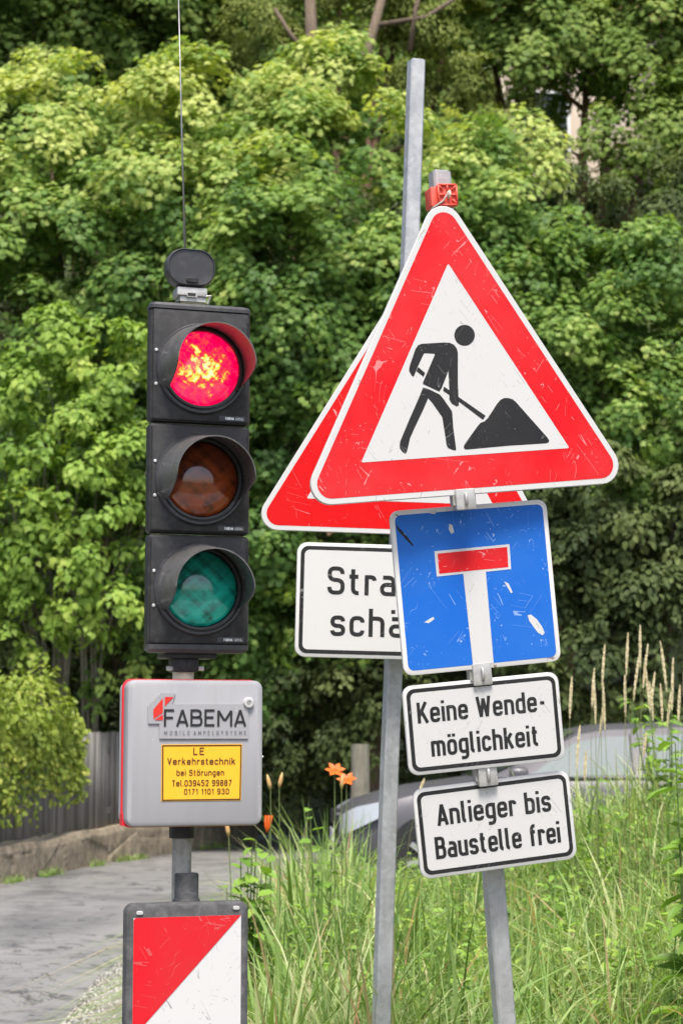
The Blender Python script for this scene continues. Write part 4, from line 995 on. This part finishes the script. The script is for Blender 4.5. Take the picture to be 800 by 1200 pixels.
TR2 = frame(rescale((.1802, 5.7056, 2.44), .985), 3.5, 2.3, 1.59)
t2 = tri_sign(TR2, .887, 'clean red-bordered warning triangle mostly hidden behind the roadworks triangle', False, 2)
mb = MB(); pts = [(-.17, -.12), (-.17, -.09)]
for i in range(41):
    u = i / 40; xx = -.15 + .30 * u; pts.append((xx, -.09 + .07 * abs(math.sin(u * 2 * math.pi)) ** 1.3))
pts += [(.17, -.09), (.17, -.12)]; mb.sheet(pts, yk); mb.build('bumpy_road_symbol', M['ink'], t2)

BL = frame(rescale((.344, 4.9046, 1.9636), .985), 12.88, 2.44, -5.8); kb = .985
bs = empty('dead_end_sign', BL, 'scratched blue square dead end plate with white T and red bar', 'road sign')
MB().slab(.42 * kb, .42 * kb, 0, .012, .024, .0018).build('panel', M['edge_rust'], bs, smooth=30)
MB().sheet(rrect(.396 * kb, .396 * kb, .016), -.0004).build('blue_field', M['sign_blue'], bs)
def q4(mtx, ps, s=.0): return [to_local(mtx, *p) for p in ps]
def z5(pts): return [(330 + a / 2.162, 560 + b / 2.162) for a, b in pts]
MB().sheet(q4(BL, z5([(386, 186), (576, 168), (580, 231), (516, 238), (536, 470), (484, 476), (459, 243), (392, 250)])), -.0009).build('white_t', M['sign_white'], bs)
MB().sheet(q4(BL, z5([(394, 192), (570, 175), (573, 226), (398, 243)])), -.0013).build('red_bar', M['sign_red'], bs)
for pl in ([(622, 348), (630, 346), (645, 358), (658, 376), (665, 392), (660, 399), (648, 392), (636, 376), (626, 362)], [(360, 366), (376, 356), (384, 352), (386, 358), (372, 368)], [(562, 262), (574, 268), (584, 290), (580, 292)], [(424, 116), (432, 120), (436, 138), (429, 142), (422, 130)], [(372, 84), (392, 82), (388, 92), (374, 90)]):
    MB().sheet(q4(BL, z5(pl)), -.0007).build('paint_scrape', M['sign_white'], bs)
mb = MB(); mb.sheet(q4(BL, z5([(286, 116), (302, 132), (320, 152), (334, 172), (330, 172), (312, 154), (296, 136)])), -.0007); mb.build('dark_scrape', M['ink'], bs)

def text_sign(mtx, w_, h_, label, lines, seed, k=1, t=.160, clean=False):
    root = empty('text_sign', mtx, label, 'road sign'); wm = M['sign_white_clean'] if clean else M['sign_white']
    MB().slab(w_, h_, 0, .012, .026 * k, .0018).build('panel', wm, root, smooth=30)
    MB().sheet(rrect(w_ - .018 * k, h_ - .018 * k, .020 * k), -.0004).build('black_border', M['ink'], root)
    MB().sheet(rrect(w_ - .038 * k, h_ - .038 * k, .013 * k), -.0008).build('white_field', wm, root)
    for s_, x0, x1, base, cap in lines: write(MB(), s_, x0, x1, base, cap, -.0012, t=t).build('lettering', M['ink'], root)
    return root
k = .970; h2 = .1155
text_sign(frame(rescale((.3698, 5.0097, 1.6159), k), 11.5, 3.7, -5.66), .42 * k, .231 * k, 'white plate reading Keine Wendemöglichkeit, upper of the two on the front post', [
    ('Keine Wende-', -.176 * k, .170 * k, (h2 - .099) * k, .054 * k), ('möglichkeit', -.147 * k, .143 * k, (h2 - .187) * k, .055 * k)], 1)
k = .977
text_sign(frame(rescale((.3973, 5.0181, 1.3569), k), 11.5, 4.0, -6.76), .42 * k, .231 * k, 'white plate reading Anlieger bis Baustelle frei, lowest on the front post', [
    ('Anlieger bis', -.153 * k, .153 * k, (h2 - .100) * k, .056 * k), ('Baustelle frei', -.166 * k, .170 * k, (h2 - .184) * k, .056 * k)], 2)
k = 1.01
text_sign(frame(rescale((.1688, 5.5267, 1.9653), k), 4.4, -.8, 1.39), .6 * k, .33 * k, 'larger white plate beginning Stra and schä, cut off by the blue sign', [
    ('Straßen-', -.211 * k, .205 * k, (.165 - .149) * k, .081 * k), ('schäden', -.200 * k, .190 * k, (.165 - .268) * k, .081 * k)], 3, 1.15, .148, True)

# clamps that hold the plates on the front post
def clamp(px, py, Y, wpx, hpx, label, yaw=13, roll=-6):
    s = Y / F; w_, h_ = wpx * s, hpx * s
    root = empty('sign_clamp', frame(P(px, py, Y), yaw, 3, roll), label, 'clamp', 'metal clamps on the front post')
    MB().slab(w_, h_, -.004, .030, .004, .002).build('bracket', M['zinc'], root, smooth=30)
    MB().tube([(0, -.006, -h_ * .25), (0, -.010, -h_ * .22), (0, -.010, h_ * .22), (0, -.006, h_ * .25)], .0042, 8).build('bolt', M['zinc'], root, smooth=True)
    MB().box(-w_ * .62, -w_ * .5, .004, .03, -h_ * .25, h_ * .35).build('clamp_jaw', M['galv_old'], root)
clamp(545, 585, 4.74, 24, 25, 'galvanised clamp between the roadworks triangle and the blue plate')
clamp(564.5, 790, 4.844, 23, 26, 'galvanised clamp between the blue plate and the upper text plate')
clamp(571, 908, 4.878, 23, 26, 'galvanised clamp between the two text plates')
def orange_clip():
    root = empty('orange_clip', frame(P(518, 229, 4.74), 15, 0, -4), 'orange plastic clip on the tip of the roadworks triangle', 'clip')
    s = 4.74 / F
    mb = MB(); mb.slab(25 * s, 26 * s, -.004, .012, .004, .002, cx=.012); mb.slab(8 * s, 24 * s, 0, .05, .003, .002, cx=-.022, cz=-.003)
    mb.box(-.026, .036, .010, .045, -.025, .022); mb.build('clip_body', M['orange_plastic'], root, smooth=30)
    mb = MB()
    for x0, z0, x1, z1 in ((-.012, .026, .036, .026), (-.012, -.026, .036, -.026), (-.012, -.026, -.012, .026), (.036, -.026, .036, .026), (-.012, .0, .004, .0), (.022, .0, .036, .0), (.012, .026, .012, .010), (-.012, .026, 0, .012), (.036, .026, .024, .012), (.036, -.026, .024, -.012), (-.012, -.026, .002, -.012)):
        mb.tube([(x0, -.007, z0), (x1, -.007, z1)], .0028, 6)
    mb.build('ribs', M['orange_plastic'], root, smooth=True)
    MB().loft([[(cx + r * math.cos(a) * .7, y_, r * math.sin(a) * 1.5) for a in np.linspace(0, 2 * math.pi, 16, endpoint=False)] for cx, r, y_ in ((.014, .007, -.006), (.014, .006, -.018), (.014, .003, -.021))]).build('clip_bolt', M['cream_cap'], root, smooth=40)
    MB().tube([(.012, -.014, .004), (-.004, -.012, -.018), (-.030, -.008, -.034), (-.040, .0, -.05)], .0022, 6).build('wire_tie', M['galv_old'], root)
orange_clip()

# ------------------------------------------------------------------ portable traffic light
YS = 4.66; YAW = 18.0
def lens_mat(name, c0, c1, emit=False):
    m, b, L = base_mat(name, c0, .12, 0, .6, 1.0)
    # prismatic ribs: two crossing sets of fine bands, broken by noise
    st1 = noise(m, 3.2, 2, .5, .3, vec=aniso(m, (14, 1, 1), (0, math.radians(48), 0)))
    st2 = noise(m, 3.0, 2, .5, .3, vec=aniso(m, (14, 1, 1), (0, math.radians(-50), 0)))
    pat = mth(m, 'ADD', mth(m, 'MULTIPLY', mth(m, 'ADD', st1, st2), .32), mth(m, 'MULTIPLY', noise(m, 14, 3, .6, .5), .36))
    L.new(through(m, pat, [(.40, c0), (.56, c1)]), b.inputs['Base Color']); bump(m, b, pat, .18, .002)
    b.inputs['Coat Roughness'].default_value = .04
    if emit:
        tc = m.node_tree.nodes['tc']; ln = m.node_tree.nodes.new('ShaderNodeVectorMath'); ln.operation = 'DISTANCE'; ln.inputs[1].default_value = (-.012, -.02, -.004); L.new(tc.outputs['Object'], ln.inputs[0])
        core = through(m, ln.outputs['Value'], [(.022, 1.), (.088, 0.)])
        f1 = noise(m, 70, 3, .6, .4); f2 = noise(m, 7, 2, .5, .3, vec=aniso(m, (9, 1, 1), (0, math.radians(50), 0))); f3 = noise(m, 7, 2, .5, .3, vec=aniso(m, (9, 1, 1), (0, math.radians(-35), 0)))
        tex = mth(m, 'ADD', mth(m, 'MULTIPLY', f1, .5), mth(m, 'MULTIPLY', mth(m, 'ADD', f2, f3), .25))
        f = mth(m, 'ADD', mth(m, 'MULTIPLY', core, .50), mth(m, 'MULTIPLY', mth(m, 'SUBTRACT', tex, .42), 2.6))
        L.new(through(m, f, [(.05, (.42, .0, .030)), (.30, (.70, .0, .055)), (.58, (.80, .03, .03)), (.72, (.90, .38, .03)), (.92, (1, .85, .30))]), b.inputs['Emission Color'])
        b.inputs['Emission Strength'].default_value = 1.6
    return m
lens_r = lens_mat('red_lens_lit', (.35, .0, .01), (.6, .0, .02), True)
lens_a = lens_mat('amber_lens', (.05, .010, .004), (.36, .065, .012)); lens_g = lens_mat('green_lens', (.002, .09, .075), (.012, .62, .50))
base = P(232, 760, YS); 
TL = empty('traffic_light', frame((base[0], YS + .07, 0), YAW), 'portable traffic light showing red, three black sections on a mast', 'traffic light')
inv = TL.matrix_world.inverted()
def loc_s(px, py, dy=0.0):
    """local x, z on the plane y=dy of the traffic light frame seen at the given place"""
    a = inv @ Vector(CAM); b = inv @ Vector(P(px, py, 5.0)); d = b - a; t = (dy - a.y) / d.y; q = a + d * t; return q.x, q.z
FY = -.07     # front plane of the sections
secs = ((433, 362, 496.5, 'red', lens_r), (562.5, 497.5, 626, 'amber', lens_a), (690.5, 627, 757, 'green', lens_g))
xc = loc_s(234.5, 560, FY)[0]; print('xc', xc)
xl = loc_s(174.5, 560, FY)[0]; xr = loc_s(292.5, 560, FY)[0]; W_ = xr - xl; xc = (xl + xr) / 2; print('section width', W_)
for cy, y0, y1, nm, lm in secs:
    z1 = loc_s(233, y0, FY)[1]; z0 = loc_s(233, y1, FY)[1]; zc = (z0 + z1) / 2; hh = z1 - z0 - .0015
    hs = MB().slab(W_, hh, FY, -.030, .010, .006, Matrix.Translation((xc, 0, zc))).build('signal_section', M['black_plastic'], TL, smooth=30)
    mx = Matrix.Translation((xc, 0, zc))
    # door plate slightly proud, leaving a seam
    MB().slab(W_ - .012, hh - .010, FY - .004, FY + .002, .006, .002, mx).build('door', M['black_plastic'], hs, smooth=30)
    cx_, cz_ = xc + .0015, loc_s(235.5, cy, FY)[1]; mc = Matrix.Translation((cx_, FY - .004, cz_))
    ringp = [(.1135, .004), (.1135, -.006), (.110, -.011), (.105, -.011), (.1035, -.005), (.1005, -.005), (.0995, -.013), (.0935, -.013), (.0925, .004)]
    MB().loft([[(r * math.cos(a), y_, r * math.sin(a)) for a in np.linspace(0, 2 * math.pi, 64, endpoint=False)] for r, y_ in ringp], False, mc).build('lens_ring', M['rim_plastic'], hs, smooth=35)
    dome = [(.0935, -.002), (.090, -.006), (.080, -.014), (.062, -.022), (.040, -.028), (.018, -.0305), (.002, -.031)]
    MB().loft([[(r * math.cos(a), y_, r * math.sin(a)) for a in np.linspace(0, 2 * math.pi, 64, endpoint=False)] for r, y_ in dome], True).build('lens', lm, hs, mc, smooth=True)
    # visor: tapered hood, open at the bottom
    na = 60; outer, inner_ = [], []
    ns = 10
    for j in range(ns + 1):
        t = j / ns; ro = .1085 * (1 - t) + .097 * t; row_o, row_i = [], []
        for i in range(na + 1):
            a = math.radians(-27 + (180 + 54) * i / na); ad = math.degrees(a)
            # depth profile: full over the top, cut back towards both lower ends
            edge = min(1.0, max(0.0, (min(ad + 27, 207 - ad)) / 30.0)); dep = .158 * math.sin(edge * math.pi / 2) ** .7
            row_o.append((cx_ + ro * math.cos(a), FY - .006 - dep * t, cz_ + ro * math.sin(a) - .010 * t)); row_i.append((cx_ + (ro - .0028) * math.cos(a), FY - .006 - dep * t, cz_ + (ro - .0028) * math.sin(a) - .010 * t))
        outer.append(row_o); inner_.append(row_i)
    vs = [p for r in outer for p in r] + [p for r in inner_ for p in r]; n1 = na + 1; off = (ns + 1) * n1; fs = []
    for j in range(ns):
        for i in range(na): fs += [(j * n1 + i, j * n1 + i + 1, (j + 1) * n1 + i + 1, (j + 1) * n1 + i), (off + j * n1 + i + 1, off + j * n1 + i, off + (j + 1) * n1 + i, off + (j + 1) * n1 + i + 1)]
    for i in range(na): fs.append((ns * n1 + i, ns * n1 + i + 1, off + ns * n1 + i + 1, off + ns * n1 + i))
    for i in (0, na):
        for j in range(ns): fs.append((j * n1 + i, (j + 1) * n1 + i, off + (j + 1) * n1 + i, off + j * n1 + i))
    vz = MB().add(vs, fs).build('visor', M['visor'], hs, smooth=50)
    for dz in (.042, -.042):
        z_ = cz_ + dz
        MB().loft([[(xl + .0145 + r * math.cos(a), y_, z_ + r * math.sin(a)) for a in np.linspace(0, 2 * math.pi, 14, endpoint=False)] for r, y_ in ((.0042, FY - .002), (.0042, FY - .0055), (.0028, FY - .007))]).build('screw', M['screw'], hs, smooth=40)
    mb = MB().box(xr - .080, xr - .014, FY - .0052, FY - .003, z0 + .010, z0 + .022); st = mb.build('maker_label', M['rim_plastic'], hs)
    mb = MB(); write(mb, 'FABEMA', xr - .064, xr - .042, z0 + .0125, .0062, FY - .0056, t=.22); write(mb, 'MOBILE', xr - .038, xr - .020, z0 + .0160, .0026, FY - .0056, t=.2); write(mb, 'AMPELSYSTEME', xr - .038, xr - .018, z0 + .0125, .0022, FY - .0056, t=.2); mb.build('maker_lettering', M['screw'], hs)
    MB().box(xr - .010, xr - .0075, FY - .0056, FY - .002, z1 - .030, z1 - .010).build('hinge_slot', M['rim_plastic'], hs)
zt_ = loc_s(233, 362, FY)[1]; zb_ = loc_s(233, 757, FY)[1]
MB().slab(W_ + .004, .118, -.058 - .004, .002, .012, .008, Matrix.Translation((xc, -.010 + .0, zt_)) @ Matrix.Rotation(math.radians(90), 4, 'X') @ Matrix.Translation((0, 0, 0))).build('top_cap', M['rim_plastic'], TL, smooth=30) if False else None
mb = MB(); mb.loft([[(x, y_, z_) for x, y_ in rrect(W_ + e, .048 + e, .014, 6, xc, FY + .020)] for z_, e in ((zt_ - .004, .004), (zt_ + .004, .004), (zt_ + .010, -.004), (zt_ + .013, -.020))]); mb.build('top_cap', M['rim_plastic'], TL, smooth=30)
mb = MB(); mb.loft([[(x, y_, z_) for x, y_ in rrect(W_ + e, .046 + e, .014, 6, xc, FY + .020)] for z_, e in ((zb_ + .003, .002), (zb_ - .008, .002), (zb_ - .016, -.012), (zb_ - .018, -.03))]); mb.build('bottom_cap', M['rim_plastic'], TL, smooth=30)
# radar / sensor head and its bracket
sx, sz = loc_s(222.5, 315, -.04); 
so_ = rrect(.123, .094, .042, 10)
mb = MB(); mb.loft([[(x * e + sx, y_, z * e + sz) for x, z in so_] for y_, e in ((-.058, .90), (-.062, .93), (-.060, .97), (-.052, 1), (-.020, 1), (-.012, .95))]); mb.build('detector', M['rim_plastic'], TL, smooth=30)
MB().slab(.030, .012, -.0625, -.056, .005, .001, Matrix.Translation((sx + .002, 0, sz - .033))).build('detector_slot', M['black_plastic'], TL)
bx, bz = loc_s(224, 345, -.04)
br = MB(); br.slab(.076, .022, -.055, .0, .003, .002, Matrix.Translation((bx, 0, bz + .004))); br.box(bx - .030, bx + .036, -.05, .0, bz - .020, bz - .008); br.box(bx - .014, bx + .012, -.056, .0, bz - .010, bz - .005)
br.tube([(bx + .030, -.05, bz - .006), (bx + .046, -.055, bz - .004), (bx + .040, -.05, bz - .024)], .0035, 8); br.build('bracket', M['zinc'], TL, smooth=30)
MB().box(bx - .012, bx + .008, -.0565, -.050, bz - .008, bz + .000).build('bracket_slot', M['black_plastic'], TL)
MB().tube([(bx - .03, -.05, zt_ + .01), (bx - .03, -.03, zt_ + .02)], .006, 8).build('bracket_foot', M['black_plastic'], TL)
a0 = loc_s(217, 296, -.02); a1 = loc_s(213, 150, -.02); a2 = loc_s(208.5, -40, -.02)
MB().tube([(a0[0], -.02, a0[1]), (a1[0], -.02, a1[1]), (a2[0], -.02, a2[1])], [.0028, .0020, .0014], 8).build('antenna', M['antenna'], TL, smooth=True)
# neck below the head
nx_, nz0 = loc_s(216, 770, -.01); _, nz1 = loc_s(216, 792, -.01)
mb = MB(); mb.slab(.062, .050, -.035, .03, .006, .003, Matrix.Translation((nx_, 0, nz0 - .012))); mb.slab(.13, .014, -.05, .04, .004, .003, Matrix.Translation((nx_ + .008, 0, zb_ - .022))); mb.build('neck', M['black_plastic'], TL, smooth=30)
for s in (-1, 1): MB().tube([(nx_ + s * .030, -.02, nz0 - .028), (nx_ + s * .046, -.02, nz0 - .028)], [.005, .0065], 8).build('neck_bolt', M['screw'], TL, smooth=40)
MB().tube([(nx_, 0, nz0 - .075), (nx_, 0, nz0 - .03)], .026, 20).build('pole_sleeve', M['cream_cap'], TL, smooth=40)
mx_, mz = loc_s(213, 1000, 0)
MB().tube([(mx_, .0, .03), (mx_, .0, nz0 - .03)], .0235, 24).build('mast', M['galv_old'], TL, smooth=40)
z_ = loc_s(213, 975, 0)[1]; MB().tube([(mx_, 0, z_ - .014), (mx_, 0, z_ + .03)], .031, 24).build('mast_collar', M['black_plastic'], TL, smooth=40)
z_ = loc_s(217, 1040, 0)[1]; MB().tube([(mx_ + .008, -.02, z_ - .035), (mx_ + .008, -.02, z_ - .028), (mx_ + .008, -.02, z_ - .022), (mx_ + .008, -.02, z_ + .034), (mx_ + .008, -.02, z_ + .036)], [.032, .033, .029, .029, .026], 24).build('mast_socket', M['rubber'], TL, smooth=40)
MB().slab(.5, .5, -.045, .045, .05, .02, Matrix.Translation((mx_, .05, .045)) @ Matrix.Rotation(math.radians(90), 4, 'X')).build('base_plate', M['rubber'], TL, smooth=30)

# ------------------------------------------------------------------ control box on the mast
def control_box():
    # frame: front plane at y=0
    Yb = 4.60; CBm = frame(P(228.5, 882, Yb), YAW, 0, 0)
    iv = CBm.inverted()
    def lc(px, py, dy=0.0):
        a = iv @ Vector(CAM); b = iv @ Vector(P(px, py, 5.0)); d = b - a; t = (dy - a.y) / d.y; q = a + d * t; return q.x, q.z
    x0, x1 = lc(149, 880)[0], lc(308.5, 880)[0]; z1, z0 = lc(228, 797)[1], lc(228, 968.5)[1]; w_, h_ = x1 - x0, z1 - z0; cx, cz = (x0 + x1) / 2, (z0 + z1) / 2
    print('box', w_, h_)
    root = empty('control_box', CBm, 'grey control box with yellow sticker hung on the traffic light mast', 'control box')
    T = Matrix.Translation((cx, 0, cz))
    MB().slab(w_, h_, 0, .052, .022, .010, T, 8).build('door', M['box_grey'], root, smooth=30)
    MB().slab(w_ + .003, h_ + .006, .053, .064, .022, .002, T, 8).build('seal', M['box_red'], root, smooth=30)
    MB().slab(w_ - .004, h_ - .004, .065, .105, .022, .004, T, 8).build('housing', M['box_light'], root, smooth=30)
    dr = root.children[0]
    tb = MB(); tb.box(x0 - .002, x0 + .02, .034, .066, z0 + .002, z0 + .030); tb.build('seal_tab', M['box_red'], root)
    # embossed badge
    def e(*p): return [lc(160 + a / 5, 780 + b / 5, -.004) for a, b in p]
    MB().loft([[(x, y_, z) for x, z in e((70, 340), (68, 240), (140, 160), (228, 162), (210, 226), (640, 226), (655, 238), (655, 428), (135, 428), (135, 340))] for y_ in (.001, -.003, -.004)]).build('badge', M['box_grey'], dr)
    MB().sheet(e((170, 184), (218, 184), (166, 238), (166, 184)), -.0052).add([(x, -.0052, z) for x, z in e((154, 192), (154, 276), (100, 312), (98, 258))], [(0, 1, 2, 3)]).add([(x, -.0053, z) for x, z in e((155, 286), (155, 318), (104, 320))], [(0, 1, 2)]).build('badge_emblem', M['logo_red'], dr)
    mb = MB(); a = e((160, 356), (640, 356), (160, 255)); write(mb, 'FABEMA', a[0][0], a[1][0], a[0][1], a[2][1] - a[0][1], -.0055, t=.135, gap=.20); mb.build('badge_lettering', M['logo_black'], dr)
    mb = MB(); a = e((162, 406), (642, 406), (162, 382)); write(mb, 'MOBILE', a[0][0], e((316, 0))[0][0], a[0][1], a[2][1] - a[0][1], -.0055, t=.13, gap=.75); write(mb, 'AMPELSYSTEME', e((338, 0))[0][0], a[1][0], a[0][1], a[2][1] - a[0][1], -.0055, t=.13, gap=.75); mb.build('badge_small_lettering', M['logo_grey'], dr)
    # yellow sticker
    def e0(*p): return [lc(160 + a / 5, 780 + b / 5, 0) for a, b in p]
    MB().sheet(e0((146, 462), (618, 458), (612, 790), (144, 796)), -.0012).build('sticker', M['sticker_yellow'], dr)
    mb = MB(); ring_o, ring_i = e0((150, 466), (615, 463), (609, 786), (148, 792)), e0((158, 473), (608, 470), (602, 779), (156, 785))
    for i in range(4): mb.add([(x, -.002, z) for x, z in (ring_o[i], ring_o[(i + 1) % 4], ring_i[(i + 1) % 4], ring_i[i])], [(0, 1, 2, 3)])
    for s_, a, c, bl, tp in (('LE', 332, 397, 523, 480), ('Verkehrstechnik', 180, 577, 581, 541), ('bei Störungen', 234, 512, 645, 610), ('Tel.039452 99887', 206, 556, 707, 671), ('0171 1101 930', 278, 541, 755, 722)):
        q = e0((a, bl), (c, bl), (a, tp)); write(mb, s_, q[0][0], q[1][0], q[0][1], q[2][1] - q[0][1], -.0022, t=.15)
    mb.build('sticker_lettering', M['sticker_ink'], dr)
    lx, lz = e0((654, 218))[0]
    MB().loft([[(lx + r * math.cos(a), y_, lz + r * math.sin(a)) for a in np.linspace(0, 2 * math.pi, 28, endpoint=False)] for r, y_ in ((.0138, .001), (.0135, -.006), (.011, -.010), (.006, -.0105), (.005, -.008), (.001, -.008))]).build('lock', M['box_light'], dr, smooth=35)
    MB().loft([[(lx + r * math.cos(a), y_, lz + r * math.sin(a)) for a in np.linspace(0, 2 * math.pi, 12, endpoint=False)] for r, y_ in ((.0045, -.008), (.0040, -.0095))]).build('keyhole', M['galv_old'], dr)
    MB().tube([(x1 - .002, .03, cz - .01), (x1 + .008, .03, cz - .01)], .003, 8).build('side_pin', M['screw'], root)
control_box()

# ------------------------------------------------------------------ red and white beacon board
def beacon():
    Yb = 4.60; m0 = P(218, 1130, Yb); BM = frame((m0[0], Yb, 0), YAW, 0, 0); iv = BM.inverted()
    def lc(px, py, dy=0.0):
        a = iv @ Vector(CAM); b = iv @ Vector(P(px, py, 5.0)); d = b - a; t = (dy - a.y) / d.y; q = a + d * t; return q.x, q.z
    x0, x1 = lc(148, 1100)[0], lc(291.5, 1100)[0]; z1 = lc(218, 1058)[1]; w_ = x1 - x0; cx = (x0 + x1) / 2; z0 = .10
    root = empty('beacon_board', BM, 'red and white diagonal striped board in a black frame below the traffic light', 'beacon')
    MB().slab(w_, z1 - z0, 0, .045, .022, .008, Matrix.Translation((cx, 0, (z0 + z1) / 2)), 8).build('frame', M['rubber'], root, smooth=30)
    fx0, fx1, fz1 = lc(156.5, 1100, -.002)[0], lc(282.5, 1100, -.002)[0], lc(219, 1074, -.002)[1]; fz0 = z0 + .035
    MB().sheet([(fx0, fz0), (fx1, fz0), (fx1, fz1), (fx0, fz1)], -.0015).build('white_face', M['beacon_white'], root)
    def clip(poly, f):
        out = []
        for i in range(len(poly)):
            a, b = poly[i], poly[(i + 1) % len(poly)]; fa, fb = f(a), f(b)
            if fa >= 0: out.append(a)
            if fa * fb < 0: t = fa / (fa - fb); out.append((a[0] + (b[0] - a[0]) * t, a[1] + (b[1] - a[1]) * t))
        return out
    mb = MB(); k = 1.06; p = .27; W = fx1 - fx0
    for i in range(-1, 4):
        lo = i * 2 * p - p; hi = lo + p      # red where lo < s < hi, s = depth below the diagonal
        S = lambda q: (fz1 - q[1]) - (fx1 - q[0]) * k
        poly = [(fx0, fz0), (fx1, fz0), (fx1, fz1), (fx0, fz1)]
        poly = clip(poly, lambda q: S(q) - lo); poly = clip(poly, lambda q: hi - S(q)) if poly else poly
        if len(poly) > 2: mb.sheet(poly, -.0025)
    mb.build('red_stripes', M['beacon_red'], root)
    for px, py in ((164, 1070), (277, 1064)):
        a, b = lc(px, py, -.002); MB().slab(.016, .009, -.0035, .001, .004, .001, Matrix.Translation((a, 0, b))).build('rivet', M['screw'], root)
    MB().slab(.40, .70, -.05, .05, .04, .02, Matrix.Translation((cx, .03, .05)) @ Matrix.Rotation(math.radians(90), 4, 'X')).build('foot_plate', M['rubber'], root, smooth=30)
beacon()
